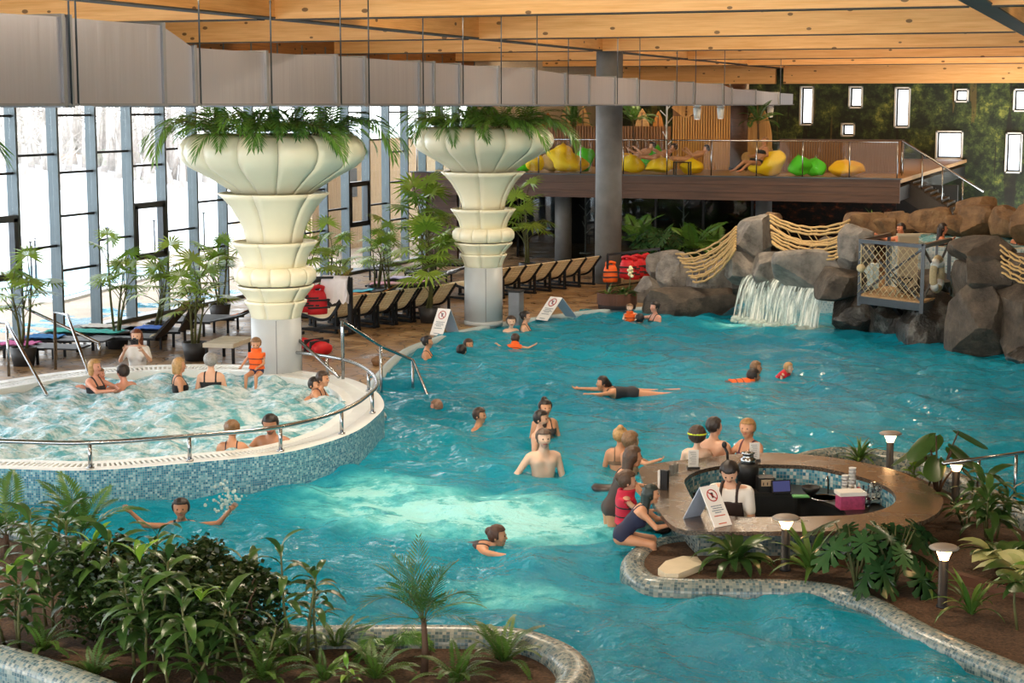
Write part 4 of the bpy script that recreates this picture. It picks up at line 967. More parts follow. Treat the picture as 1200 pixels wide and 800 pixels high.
# bollard lamps
M['lamp_glow']=emit('bollard_glow',(1.0,.55,.24),17.0); M['bollard']=plain('bollard_grey','232528',.45,.3)
def bollard(u,v,z,h,label):
    q=at(u,v,z); p=thing('bollard_lamp',label,'lamp',tuple(q))
    MB().lathe([(.06,0),(.06,.02),(.048,.02),(.048,h*.76)],18).build('post',M['bollard'],p)
    MB().lathe([(.045,h*.76),(.05,h*.8),(.085,h*.93),(.001,h*.93)],20).build('lamp_shade',M['lamp_glow'],p)
    MB().lathe([(.001,h*.925),(.14,h*.935),(.15,h*.955),(.12,h*.985),(.001,h)],24).build('cap',plain('bollard_cap','8b8279',.5,.2) if 'bollard_cap' not in bpy.data.materials else bpy.data.materials['bollard_cap'],p)
bollard(920,668,.1,.6,'lit bollard lamp in the bed in front of the bar counter'); bollard(1104,711,.1,.63,'lit bollard lamp standing closest to the camera in the bark bed')
bollard(1119,590,.1,.55,'lit bollard lamp right of the bar beside the big-leaved shrub'); bollard(1042,557,.1,.6,'lit bollard lamp behind the bar counter by the pool')
# handrail on the right
def rail(name,label,pts,posts,r=.024,mat='steel',drop=.9,cat='handrail'):
    p=thing(name,label,cat); MB().tube(pts,r,8).build('rail',M[mat],p)
    for a,b in posts: MB().tube([a,b],r*.9,7).build('post',M[mat],p)
    return p
a=at(1105,543,.72); b=at(1230,526,.72); 
rail('handrail','steel handrail over the kerb at the right edge of the pool',[a,b],[(a.lerp(b,.33),a.lerp(b,.33)-Vector((0,0,.5))),(a.lerp(b,.68),a.lerp(b,.68)-Vector((0,0,.7)))])
# ================================================================ PLANTS OF THE BEDS
pk=[(-90,592),(27,613),(95,638),(200,690),(330,731),(400,733),(532,733),(605,737),(648,750),(671,768),(673,786),(650,806),(560,832),(400,855),(250,848),(150,808),(60,775),(0,757),(-90,735),(-160,690),(-150,620)]
P=[p[:2] for p in catmull([tuple(at(u,v,.4)) for u,v in pk],6,True)]
w=.32; pr=[(-w/2,-1.2)]+[(-w/2*math.cos(math.pi*k/8),.4-w*.4+w*.4*math.sin(math.pi*k/8)) for k in range(9)]+[(w/2,.1)]
s_=sum(P[i-1][0]*P[i][1]-P[i][0]*P[i-1][1] for i in range(len(P)))
if s_<0: pass
else: pr=[(-a,b) for a,b in pr]
if s_>0: pr=[(-a,b) for a,b in pr]
m=MB().sweep([(a,b,0) for a,b in P],[(-o if s_<0 else -o,z) for o,z in pr] if False else ([(-w/2,-1.2)]+[(-w/2*math.cos(math.pi*k/8),.4-w*.4+w*.4*math.sin(math.pi*k/8)) for k in range(9)]+[(w/2,-1.2)]),True)
structure(m.build('trim_5',M['tile_grey']),'rounded mosaic kerb of the planted island in front')
structure(MB().prism(inset(P,.1),-1.2,.24).build('ground_island',M['soil']),'dark soil of the planted island')
SOIL=.24
def leafy(u,v,z,h,n,label,group=None,s=1.0,stems=1,meshes=LANCE,top=True,name='leafy_plant',cat='plant',low=.25):
    q=at(u,v,z); p=thing(name,label,cat,tuple(q),random.random()*6,group)
    for k in range(stems):
        a=k*2.4; r=.0 if stems==1 else .09; b=Vector((r*math.cos(a),r*math.sin(a),0)); hh=h*(1 if k==0 else random.uniform(.65,.92)); tpt=b*2.2+Vector((random.uniform(-.05,.05),random.uniform(-.05,.05),hh))
        MB().tube([b,b.lerp(tpt,.5)+Vector((.02,.01,0)),tpt],[.016,.013,.008],5).build('stem',M['stem'],p)
        for i in range(n):
            f=low+(1-low)*(i/(n-1))**.7; pos=b.lerp(tpt,f); yaw=i*2.4+k+random.uniform(-.3,.3)
            put(meshes[0] if f>.93 else random.choice(meshes[1:] if len(meshes)>1 else meshes),'leaf',p,tuple(pos),yaw,random.uniform(-.25,.25),random.uniform(-.3,.3),s*random.uniform(.75,1.15))
    return p
def fern(u,v,z,s,label,n=14,meshes=None,group=None,name='fern'):
    p=thing(name,label,'fern',tuple(at(u,v,z)),random.random()*6,group); rosette(p,meshes or FERN,'frond',n,(0,0,.02),s,.2,order=True,rad=.02); return p
# hedge: clipped mass of small leaves
hA=at(302,775,SOIL); hB=at(112,738,SOIL)
hg=thing('hedge','dense dark clipped hedge of small leaves in the front island','hedge',tuple((hA+hB)/2),math.atan2((hA-hB).y,(hA-hB).x))
HL=(hA-hB).length; r=np.random.default_rng(5); NL=15000
fx=r.uniform(-.5,.5,NL); fy=r.uniform(-1,1,NL); 
top=.68+.10*np.sin(fx*9+1)+.06*np.sin(fx*23)+.12*np.maximum(0,fx); fz=r.random(NL)**.6
shell=r.random(NL); sel=shell<.75; side=np.where(r.random(NL)<.6,-1,1)
yy=np.where(sel&(r.random(NL)<.62),side*(.40+r.normal(0,.03,NL)),fy*.42); zz=np.where(sel&(abs(yy)<.38),top*r.normal(.97,.05,NL),fz*top)
yy=yy*(1-.25*np.maximum(0,zz/top-.7)); C3=np.stack([fx*HL+r.normal(0,.02,NL),yy,zz+.04],-1)
d=r.normal(size=(NL,3)); d[:,2]=abs(d[:,2])*.4-.25; d/=np.linalg.norm(d,axis=1)[:,None]; e=np.cross(d,r.normal(size=(NL,3))); e/=np.linalg.norm(e,axis=1)[:,None]
L=r.uniform(.045,.075,NL)[:,None]; W=L*.33
V=np.stack([C3,C3+d*L*.5+e*W,C3+d*L,C3+d*L*.5-e*W],1).reshape(-1,3); Q=np.arange(NL*4).reshape(-1,4)
o=obj('foliage',np_mesh('foliage',V,Q,M['hedge'],False),hg); o['kind']='stuff'
m=MB()
for k in range(26):
    x=(k/25-.5)*HL*.94; y=random.uniform(-.2,.2); m.tube([(x,y,-.03),(x+random.uniform(-.1,.1),y,.4),(x+random.uniform(-.2,.2),y*1.3,.72)],[.014,.01,.005],5)
m.build('stems',M['trunk'],hg)['kind']='stuff'
# tall leafy plants of the front island
for k,(u,v,h,n,st,s,lab) in enumerate([
  (62,735,1.05,20,3,1.15,'tall drooping leafy plant at the far left of the front island'),
  (18,760,.75,16,3,1.0,'low leafy plant beside the left kerb of the front island'),
  (112,745,.85,18,3,1.1,'bushy leafy plant in front of the hedge end'),
  (165,700,.62,13,2,1.0,'leafy plant rising behind the hedge middle'),
  (285,722,.55,10,2,1.0,'leafy plant with a pale tip sticking up behind the hedge'),
  (168,790,1.0,20,3,1.1,'tall leafy plant with a light green tip before the hedge'),
  (238,800,.72,18,2,1.1,'broad leafy plant with a yellowish leaf before the hedge'),
  (210,812,.4,12,2,.9,'low leafy plant at the front of the hedge'),
  (60,690,.8,14,2,1.0,'leafy plant beside the white kerb at the back left'),
  (300,795,.6,10,2,.8,'small leafy plant at the right end of the hedge')]):
    p=leafy(u,v,SOIL,h,n,lab,'leafy plants of the front island',s,st)
    if k in (1,5,6,2): rosette(p,LANCEL,'leaf',4,(0,0,h*.97),.9,.3)
leafy(354,775,SOIL,.98,15,'slender two stemmed leafy plant standing alone right of the hedge',None,.85,2,LANCE,True,'slender_plant','plant',.3)
leafy(372,772,SOIL,.75,9,'short leafy plant beside the slender plant',None,.8,1)
# palms
THIN=[frond_mesh('frond',1.0,a,b,17,.30,.0085,[M['palm_dark'],M['stem']],.2,48,.12) for a,b in ((80,55),(66,10),(52,-35),(38,-55))]
p=thing('island_palm','feathery palm on a thin trunk at the right end of the front island','palm',tuple(at(497,792,SOIL)),.4)
MB().tube([(0,0,0),(.01,0,.25),(0,.01,.5)],[.035,.028,.022],7).build('trunk',M['trunk'],p); rosette(p,THIN,'frond',20,(0,0,.46),.66,.25,order=True)
p=thing('island_palm','palm with spiky fronds at the back left kerb','palm',tuple(at(8,650,SOIL)),1.4); rosette(p,PALMD,'frond',11,(0,0,.2),.72,.25); MB().tube([(0,0,0),(0,0,.22)],.03,6).build('trunk',M['trunk'],p)
p=thing('island_palm','palm with upright fronds rising above the hedge near the whirlpool','palm',tuple(at(98,672,SOIL)),2.4); rosette(p,PALMD,'frond',11,(0,0,.35),.7,.25); MB().tube([(0,0,0),(0,0,.37)],.03,6).build('trunk',M['trunk'],p)
p=thing('island_palm','low palm at the foot of the feathery palm','palm',tuple(at(455,770,SOIL)),1); rosette(p,PALM[1:],'frond',9,(0,0,.05),.45,.25)
for u,v,s,l in [(310,800,.95,'large fern at the foot of the hedge'),(590,778,1.0,'large fern beside the right curve of the front kerb'),(440,798,.8,'fern left of the feathery palm base'),(535,802,.8,'fern right of the feathery palm base'),(395,760,.7,'fern against the back kerb near the slender plant'),(340,770,.7,'fern at the foot of the slender plant'),(50,765,.8,'fern on the soil at the left kerb'),(110,795,.7,'fern on the soil in front of the tall leafy plant'),(380,800,.6,'small fern at the bottom between hedge and palm')]:
    fern(u,v,SOIL,s,l,15,[FERN[0],FERN[1],FERN[2]] if s<1 else FERN)
leafy(408,805,SOIL,.15,7,'pale green seedling at the bottom of the island',None,.5,1,LANCEL)
# bed round the bar
BS=.1
p=thing('peace_lily','clump of broad drooping leaves before the bar counter','plant',tuple(at(862,668,BS)),.3); rosette(p,[LANCE[0],LANCE[0],LANCE[1],LANCE[2]],'leaf',34,(0,0,.1),1.35,.3,order=True,rad=.04)
MB().lathe([(.07,0),(.05,.12),(.001,.14)],8).build('stem',M['stem'],p)
p=fern(950,674,BS,1.0,'sword fern beside the bollard lamp before the bar',20,SWORD); p=fern(1138,722,BS,.8,'dark fern right of the nearest bollard lamp',16,SWORD); fern(1085,696,BS,.55,'small yellow green fern left of the nearest bollard lamp',12,SWORD)
def monstera(u,v,label,n,h,s):
    p=thing('monstera',label,'plant',tuple(at(u,v,BS)),random.random())
    for k in range(n):
        a=2.4*k; hh=h*random.uniform(.45,1); q=Vector((.30*math.cos(a)*random.uniform(.5,1),.30*math.sin(a)*random.uniform(.5,1),hh)); stalk_to(p,q,M['stem'],.011)
        put(MONST[k%2],'leaf',p,tuple(q),math.atan2(q.y,q.x)-1.57,random.uniform(-.9,-.4),random.uniform(-.3,.3),s*random.uniform(.75,1.1))
monstera(1003,690,'split-leaved monstera with a large pale sheen leaf before the bar',12,.72,.95); monstera(1046,690,'darker split-leaved monstera before the right end of the bar',14,.72,.95)
p=thing('grassy_plant','grassy plant with pointed leaves on the kerb behind the bar','plant',tuple(at(1006,543,BS+.1))); rosette(p,SWORD,'leaf',26,(0,0,0),.72,.3,order=True); MB().lathe([(.04,0),(.001,.06)],6).build('stem',M['stem'],p)
p=thing('big_leaf_shrub','shrub of huge heart shaped leaves on thick stems right of the bar','shrub',tuple(at(1098,583,BS)),0)
for k in range(9):
    a=2.4*k; q=Vector((.24*math.cos(a),.24*math.sin(a),.45+.05*k)); stalk_to(p,q,M['trunk'],.016); put(HEART[0],'leaf',p,tuple(q),a-1.57,-.6+.1*(k%3),random.uniform(-.4,.4),.95)
p=leafy(1078,575,BS,.35,12,'low bush between bar end and rear kerb',None,.6,2,LANCEL)
p=leafy(1160,632,BS,.6,18,'dark leafy clump against the right kerb',None,1.2,3); p=leafy(1135,615,BS,.35,12,'low leafy plant beside the lamp right of the bar',None,.9,2)
for u,v,s,l in ((1172,668,1.1,'variegated plant with pale broad leaves at the right edge'),(1204,690,1.2,'second variegated plant cut by the right edge')):
    p=thing('variegated_plant',l,'plant',tuple(at(u,v,BS)),1.0); rosette(p,PALE,'leaf',18,(0,0,.12),s,.35,rad=.06); MB().tube([(0,0,0),(0,0,.16)],.03,6).build('stem',M['stem'],p)
p=leafy(1192,738,BS,.5,16,'leafy shrub on a thin trunk at the lower right',None,.8,1,[HEART[0],LANCE[1]],True,'small_shrub','shrub',.65); p=leafy(1215,715,BS,.5,14,'light leafed shrub at the lower right edge',None,.9,2,LANCEL)
# ================================================================ LOUNGERS AND POOLSIDE THINGS
prof=[(-1.35,.30),(-1.1,.37),(-.8,.38),(-.5,.33),(-.2,.30),(.05,.36),(.22,.52),(.36,.70),(.48,.84)]
prof=[(a,b) for a,b,_ in catmull([(a,b,0) for a,b in prof],4)]
slatm=MB().box((0,0,0),(.055,.66,.022)).mesh('slat',[M['bench']])
def side_mesh(y):
    m=MB()
    for a,b in zip(prof[:-1],prof[1:]): m.bar((a[0],y,a[1]-.03),(b[0],y,b[1]-.03),.04,.06)
    return m
SFM=[side_mesh(y).mesh('side_frame',[M['black_metal']]) for y in (-.36,.36)]
LEGM={x:MB().box((x,0,h/2),(.05,.05,h)).mesh('leg',[M['black_metal']]) for x,h in ((.25,.5),(-.4,.28),(-1.15,.32))}
RUN=MB().box((-.45,0,.03),(1.5,.04,.05)).mesh('ground_rail',[M['black_metal']])
def bench(x,y,rz,label,group):
    p=thing('slatted_lounger',label,'lounger',(x,y,.05),rz,group); L=0; last=prof[0]; acc=0
    for a,b in zip(prof[:-1],prof[1:]):
        q=math.dist(a,b); acc+=q
        while acc>.072:
            acc-=.072; f=1-acc/q; px_=a[0]+(b[0]-a[0])*f; pz=a[1]+(b[1]-a[1])*f
            obj('slat',slatm,p,(px_,0,pz),(0,-math.atan2(b[1]-a[1],b[0]-a[0]),0))
    for s in SFM: obj('side_frame',s,p)
    for yy in (-.36,.36):
        for me in LEGM.values(): obj('leg',me,p,(0,yy,0))
        obj('ground_rail',RUN,p,(0,yy,0))
def row(a,b,n,what):
    A=at(*a,.05);B=at(*b,.05); d=(B-A); rz=math.atan2(d.y,d.x)-math.pi/2
    o=['nearest','second','third','fourth','fifth','sixth','seventh','eighth']
    for k in range(n):
        q=A.lerp(B,(k+.5)/n); c,s=math.cos(rz),math.sin(rz)
        bench(q.x-.3*c,q.y-.3*s,rz,'pale slatted lounger, %s from the whirlpool in the row %s'%(o[k],what),'slatted loungers '+what)
row((398,391),(526,372),6,'between the two cream columns')
row((572,353),(697,334),7,'before the tall concrete pillar')
M['sling']=plain('black_sling','1b1c1f',.55,var=.1)
def sunlounger(u,v,rz,back,label,towel=None):
    q=at(u,v,.05); p=thing('sun_lounger',label,'sun lounger',tuple(q),rz,'black sun loungers by the window')
    MB().box((-.45,0,.31),(1.3,.62,.03)).build('seat',M['sling'],p)
    b=math.radians(back); R_=Matrix.Translation((.2,0,.31))@Matrix.Rotation(-b,4,'Y'); MB().box((.35,0,0),(.7,.62,.03),0,0,R_).build('backrest',M['sling'],p)
    for s in (-1,1):
        MB().bar((-1.1,s*.32,.3),(.25,s*.32,.3),.04,.05).build('side_frame',M['black_metal'],p)
        for x in (-.95,.1): MB().box((x,s*.32,.15),(.045,.045,.3)).build('leg',M['black_metal'],p)
    if towel:
        hx,where,lab=towel; m=MB(); n=10; vs=[]; w=.56
        for i in range(n+1):
            for j in range(5):
                f=i/n; y=(j/4-.5)*w; 
                if where=='back': x=.1+.75*f; z=.345+max(0,(x-.2))*math.tan(b)*.98; x=.2+(x-.2)*1.0
                elif where=='all': x=-1.0+1.6*f; z=.345+max(0,(x-.2))*math.tan(b)
                else: x=-.8+.7*f; z=.345
                vs.append((x,y,z+.03*abs(math.sin(i*1.7+j*2.1))))
        o=len(vs); vs+= [(a,b_,c-.02) for a,b_,c in vs]
        fs=[(i*5+j,(i+1)*5+j,(i+1)*5+j+1,i*5+j+1) for i in range(n) for j in range(4)]; fs+= [tuple(o+k for k in f[::-1]) for f in fs]
        t_=thing('towel',lab,'towel',tuple(q),rz,'towels on the sun loungers'); m.add(vs,fs,0,True); m.build('cloth',plain('towel_'+hx,hx,.9,var=.18,scale=14),t_)
SL=[(48,424,8,0,'far left black sun lounger with pink and blue things',('d867a4','mid','pink towel on the far left sun lounger')),
 (78,415,12,0,'flat black sun lounger with a blue towel','2f7fc0 mid blue and white towel on a flat sun lounger'.split(' ',2)),
 (112,408,8,0,'flat black sun lounger with teal and white towels','2ba79a all teal towel hanging over a flat sun lounger'.split(' ',2)),
 (140,402,8,0,'flat black sun lounger with a pale towel heap','d9d5cc mid pale crumpled towel beside the tall potted palm'.split(' ',2)),
 (176,412,10,48,'sun lounger with raised back under a beige towel','c9bc9c back beige towel over the raised back behind the photographer'.split(' ',2)),
 (205,404,10,62,'black sun lounger with its bare back raised high','3a6fd0 mid blue towel in front of the raised black back'.split(' ',2)),
 (240,392,10,12,'black sun lounger behind the palm near the column',None),
 (268,388,10,25,'black sun lounger with an orange towel beside the column','d9753f back orange and brown towel on the lounger beside the column'.split(' ',2)),
 (345,368,10,40,'black sun lounger right behind the first column','7fc060 back green towel behind the first column'.split(' ',2)),
 (372,362,8,45,'sun lounger with beige and black raised back','c2ab8a back beige towel on a raised back behind the vest rack'.split(' ',2)),
 (410,358,8,8,'sun lounger with a turquoise towel near the glass','4fb8c8 all turquoise towel near the glass'.split(' ',2)),
 (436,362,10,30,'sun lounger with an orange towel behind the benches','e08a3a all orange towel spread behind the benches'.split(' ',2)),
 (462,355,10,35,'black sun lounger with raised back beside the orange one',None),
 (480,348,10,20,'sun lounger with a pink towel','e7a7b4 all pink towel near the leafy palm'.split(' ',2)),
 (500,341,10,20,'sun lounger with a pale lilac towel','cfc6dd all pale lilac towel in front of the far potted palm'.split(' ',2)),
 (522,332,10,20,'sun lounger with a white towel beside the second column','eeeeea back white towel on the lounger by the second column'.split(' ',2)),
 (475,328,8,10,'sun lounger closest to the corner of the glass',None),(545,322,10,35,'dark sun lounger half hidden behind the second column',None)]
for u,v,rz,b,l,tw in SL: sunlounger(u,v,math.radians(rz),b,l,tuple(tw) if tw else None)
q=at(268,422,.05); p=thing('cream_lounger','cream cushioned lounger with dark legs beside the first column','lounger',tuple(q),.15)
MB().box((0,0,.36),(.62,1.1,.08)).build('cushion',plain('cream_cushion','ddd6c4',.8,var=.05),p)
for a in (-.27,.27):
    for b in (-.45,.45): MB().box((a,b,.16),(.05,.05,.32)).build('leg',M['black_metal'],p)
m=MB()
for k in range(7): m.box((0,-.48+.16*k,.405),(.6,.02,.012))
m.build('piping',plain('cushion_seam','bdb6a4',.8),p)
# potted palms by the glass
for u,v,h,s,n,l in [(28,428,1.5,1.15,6,'potted fan palm at the far left behind the steel rails'),(138,408,2.0,1.2,6,'tall potted fan palm left of the photographer'),(229,422,1.35,1.2,7,'potted fan palm with a dark pot between photographer and column'),
  (358,372,1.7,1.25,6,'potted fan palm just right of the first column'),(392,366,1.6,1.05,5,'thin potted fan palm before the pale timber wall'),(442,352,1.6,1.1,6,'potted fan palm behind the bench row'),(455,356,1.2,1.0,5,'smaller potted fan palm behind the bench row'),
  (503,378,1.5,1.5,9,'yellow green potted fan palm at the end of the bench row'),(498,346,2.2,1.7,9,'largest potted fan palm left of the second column'),(618,322,2.1,1.5,7,'potted fan palm before the dark shop glass'),(185,398,1.4,1.1,5,'potted fan palm behind the raised black lounger'),(258,374,1.4,1.1,6,'potted fan palm close to the glass behind the column')]:
    q=at(u,v,.05); fan_palm(q.x,q.y,.05,h,l,'potted fan palms by the glass wall',n,3,(.26,.36),s)
# clothes rack with vests and towels
def vest_mesh(mats):
    m=MB(); pr=[]
    vs=[];N=12
    for z,rx,ry in ((0,.19,.11),(.08,.2,.12),(.25,.19,.12),(.36,.17,.1),(.44,.13,.08)):
        for k in range(N): a=2*math.pi*k/N; vs.append((rx*math.cos(a),ry*math.sin(a),z))
    m.add(vs,[(i*N+k,i*N+(k+1)%N,(i+1)*N+(k+1)%N,(i+1)*N+k) for i in range(4) for k in range(N)]+[tuple(range(N-1,-1,-1)),tuple(4*N+k for k in range(N))],0,True)
    return m.mesh('vest_body',[mats])
M['vred']=plain('vest_red','d21f2b',.6,var=.15); M['vorange']=plain('vest_orange','f0641c',.6,var=.12); M['webbing']=plain('webbing','26262a',.7)
VR=vest_mesh(M['vred']); VO=vest_mesh(M['vorange']); ST=MB().box((0,0,.13),(.42,.26,.03)).box((0,0,.27),(.41,.26,.03)).mesh('strap',[M['webbing']])
COLL=[MB().tube([(-.1,.05,.42),(-.11,-.02,.5),(0,-.06,.53),(.11,-.02,.5),(.1,.05,.42)],.04,7).mesh('collar',[x]) for x in (M['vred'],M['vorange'])]
def vest(x,y,z,rz,red,label,group,s=1.0,lay=False):
    p=thing('life_vest',label,'life vest',(x,y,z),rz,group,s)
    if lay: p.rotation_euler=(-1.45,0,rz)
    obj('vest_body',VR if red else VO,p); obj('collar',COLL[0 if red else 1],p); obj('strap',ST,p)
A=at(348,393,.05); B=at(411,392,.05); H=1.25
rk=thing('clothes_rack','black clothes rack behind the whirlpool hung with red vests and a white robe','rack')
for c in (A,B): MB().bar(c,c+Vector((0,0,H)),.09 if c is B else .06).build('post',M['black_metal'],rk); MB().bar(c-Vector((0,.3,-.03)),c+Vector((0,.3,.03)),.06).build('foot',M['black_metal'],rk)
MB().bar(A+Vector((0,0,H)),B+Vector((0,0,H)),.05).build('top_bar',M['black_metal'],rk)
MB().bar(A+Vector((0,0,.15)),B+Vector((0,0,.15)),.05).build('low_bar',M['black_metal'],rk)
for k,f in enumerate((.08,.24,.42)):
    c=A.lerp(B,f); vest(c.x,c.y-.08,.62-.05*k,.2+.3*k,True,'red life vest on the clothes rack, %s'%('closest to the column','middle one of three','beside the white robe')[k],'red vests on the clothes rack',1.15)
rb=thing('white_robe','white robe draped over the clothes rack beside the red vests','robe',tuple(A.lerp(B,.72)+Vector((0,-.03,0))),0)
m=MB(); vs=[]; n=12
for i in range(n+1):
    for j in range(9):
        x=(i/n-.5)*.62; s=j/8*2-1; vs.append((x+.03*math.sin(j*2+i),.05*s*1.4+.025*math.sin(i*1.9)*abs(s),H+.05-abs(s)*.62*(.9+.1*math.sin(i*1.3))))
m.add(vs,[(i*9+j,(i+1)*9+j,(i+1)*9+j+1,i*9+j+1) for i in range(n) for j in range(8)],0,True); m.build('cloth',plain('robe_white','ece9ea',.85,var=.04),rb)
MB().tube([(-.32,-.02,H-.3),(-.34,-.03,.75),(-.3,-.03,.62)],.05,7).build('sleeve',M['white_plastic'],rb)
q=at(380,413,.1); vest(q.x,q.y,.16,1.2,True,'red life vest lying on the deck below the rack','',1.2,True)
# vest rack at the far deck
A=at(712,345,.05); B=at(772,336,.05)
rk=thing('vest_rack','black rail rack of red and orange vests beside the rocks','rack')
for c in (A,B): MB().bar(c,c+Vector((0,0,1.05)),.06).build('post',M['black_metal'],rk)
MB().bar(A+Vector((0,0,1.05)),B+Vector((0,0,1.05)),.06).build('top_bar',M['black_metal'],rk); MB().bar(A+Vector((0,0,.2)),B+Vector((0,0,.2)),.04).build('low_bar',M['black_metal'],rk)
c=A.lerp(B,.06); vest(c.x,c.y-.05,.38,.5,False,'orange life vest at the end of the rack beside the rocks','',1.0)
for k in range(5):
    c=A.lerp(B,.38+.09*k); vest(c.x,c.y-.06-.03*(k%2),.42-.05*(k%2),.3*k,True,'red life vest bunched on the rack beside the rocks','red vests on the rack beside the rocks',1.1)
q=at(723,361,.05); tb_=thing('round_planter','round brown planter tub at the foot of the rocks','planter',tuple(q))
MB().lathe([(.46,0),(.47,.1),(.47,.24)],28).build('base',plain('planter_dark','34292a',.7),tb_)
me=MB().box((0,.475,.2),(.088,.03,.28)).mesh('slat',[plain('planter_brown','5d3a2b',.7,var=.2)])
for k in range(34): obj('slat',me,tb_,(0,0,.05),(0,0,k*2*math.pi/34))
MB().lathe([(.44,.3),(.001,.34)],20).build('planter_soil',M['soil'],tb_)
for k,(dx,dy,n,me,s,l) in enumerate([(-.2,-.1,12,SWORD,.6,'spiky plant in the round planter'),(.15,.05,18,LANCE,1.1,'leafy plant in the round planter'),(.28,-.15,10,PALE[1:],.8,'broad leaf plant in the round planter')]):
    p=thing('planter_plant',l,'plant',(q.x+dx,q.y+dy,.36)); rosette(p,me,'leaf',n,(0,0,.0),s,.3); MB().tube([(0,0,-.02),(0,0,.1)],.03,5).build('stem',M['stem'],p)
p=thing('white_flower','cream white flower spike above the round planter','flower',(q.x+.3,q.y-.05,.36)); MB().tube([(0,0,0),(.03,0,.3),(.05,0,.5)],.012,5).build('stem',M['stem'],p)
for k in range(7): MB().sphere((.05+.04*math.cos(k*2.4),.04*math.sin(k*2.4),.5+.035*k),.045,0,7,5).build('petal_cluster',plain('cream_flower','e7dfb5',.6) if 'cream_flower' not in bpy.data.materials else bpy.data.materials['cream_flower'],p)
q=at(578,382,.05); p=thing('litter_bin','grey steel bin standing behind the second column','bin',(q.x+.42,q.y+.35,.05)); MB().box((0,0,.38),(.26,.3,.76)).build('body',M['flange'],p); MB().box((0,0,.78),(.28,.32,.05)).build('lid',M['black'],p)
# steel rails -----------------------------------------------------
mid=[((o[0]+i[0])/2,(o[1]+i[1])/2) for o,i in zip(wo_,wg_)]
i0=min(range(len(mid)),key=lambda k:math.dist(mid[k],at(337,432,WZ)[:2])); i1=min(range(len(mid)),key=lambda k:math.dist(mid[k],at(-60,547,WZ)[:2]))
seq=[]; k=i0; st_=-1
tst=[mid[(i0-j)%len(mid)] for j in range(12)]
if min(math.dist(a,at(449,475,WZ)[:2]) for a in [mid[(i0-j)%len(mid)] for j in range(len(mid)//3)])>min(math.dist(a,at(449,475,WZ)[:2]) for a in [mid[(i0+j)%len(mid)] for j in range(len(mid)//3)]): st_=1
while k!=i1: seq.append(mid[k]); k=(k+st_)%len(mid)
wr=thing('whirlpool_rail','curved low steel rail on posts along the front of the whirlpool rim','rail')
MB().tube([(a,b,WZ+.33) for a,b in seq],.03,8).build('rail',M['steel'],wr)
for u,v in [(341,433),(384,440),(434,458),(445,484),(409,508),(335,529),(228,543),(105,551),(-20,550)]:
    a,b=min(mid,key=lambda p:math.dist(p,at(u,v,WZ)[:2])); MB().tube([(a,b,WZ),(a,b,WZ+.33)],.027,7).build('post',M['steel'],wr); MB().lathe([(.05,WZ),(.05,WZ+.02)],10,(a,b,0)).build('base_flange',M['steel'],wr)
def lift(u,v,z0,z1): q=at(u,v,z0); return Vector((q.x,q.y,z1))
a=lift(402,444,.45,1.42); b=lift(447,463,.0,.86); c=lift(484,470,-.3,.45); d=at(503,468,-.02)
rail('step_rail','tall steel handrail descending the steps into the main pool',[lift(402,444,.45,.6),a-Vector((0,0,.1)),a,b,c,d],[(lift(402,444,.45,.4),a),(Vector((b.x,b.y,-.4)),b),(Vector((c.x,c.y,-.4)),c)],.03)
a=lift(347,433,.45,1.02); b=lift(397,445,.45,.5); rail('step_rail','shorter steel handrail sloping across the whirlpool rim by the steps',[lift(347,433,.45,.6),a-Vector((0,0,.08)),a,b],[(lift(347,433,.45,.4),a)],.03)
# rails on the left of the whirlpool
a=lift(14,440,.45,1.35); b=lift(25,440,.45,1.38)
def post_rail(label,top0,top1,foot,v0=0): pass
P1=lift(12,440,.45,1.55); P2=lift(24,440,.45,1.55)
q0=atD(0,360,33); q1=atD(26,359,33); q2=atD(116,402,31.5); 
rail('entry_rail','long steel handrail sloping down behind the left edge of the whirlpool',[q0,q1,q2],[(q1,Vector((q1.x,q1.y,.4))),(q2,Vector((q2.x,q2.y,.4)))],.03)
q0=atD(65,433,31); q1=atD(64,366,31); q2=atD(79,369,30.7); q3=atD(109,450,29); rail('entry_rail','looped steel handrail dipping into the whirlpool near the photographer',[q0,q1,q2,q3],[(q1,Vector((q1.x,q1.y,.4)))],.03)
q0=atD(-6,377,29.5); q1=atD(8,378,29.3); q2=atD(55,463,27.2); rail('entry_rail','steel handrail sloping into the whirlpool at the left edge',[q0,q1,q2],[(q1,Vector((q1.x,q1.y,.36)))],.03)
# ================================================================ GALLERY FURNITURE
M['bean_y']=plain('beanbag_yellow','f2cc10',.7,var=.1,scale=2.5); M['bean_g']=plain('beanbag_green','4cc424',.7,var=.12,scale=2.5); M['bean_o']=plain('beanbag_amber','eeb80e',.7,var=.1,scale=2.5); M['bean_c']=plain('beanbag_cream','e9cf9a',.7,var=.1)
def bean(u,Y,w,h,mat,label,seed,back=0.0,rz=0.0):
    q=atY(u,200,Y); d=math.dist((q.x,q.y),(CX,CY)); W=w/F*d; H=h/F*d
    p=thing('beanbag',label,'beanbag',(q.x,Y,GZ),rz,'beanbags on the gallery'); V,Q=boulder_mesh(seed,(W,W*.95,H),2.6,3,.08,11)
    z=V[:,2]/H+.5; V[:,2]+=H/2; s=1-.38*np.maximum(0,z-.4); V[:,0]=V[:,0]*s+back*W*np.maximum(0,z-.35); V[:,1]*=s; V[:,2]*=np.where(V[:,0]*np.sign(back or 1)>0,1.0,1-.35*abs(back))
    V[:,2]=np.maximum(V[:,2],0.0); obj('cover',np_mesh('cover',V,Q,M[mat]),p)
    t_=V[np.argmax(V[:,2])]; MB().tube([tuple(t_-np.array([.04,0,.01])),tuple(t_+np.array([0,0,.04])),tuple(t_+np.array([.04,0,-.01]))],.01,5).build('strap',M[mat],p)
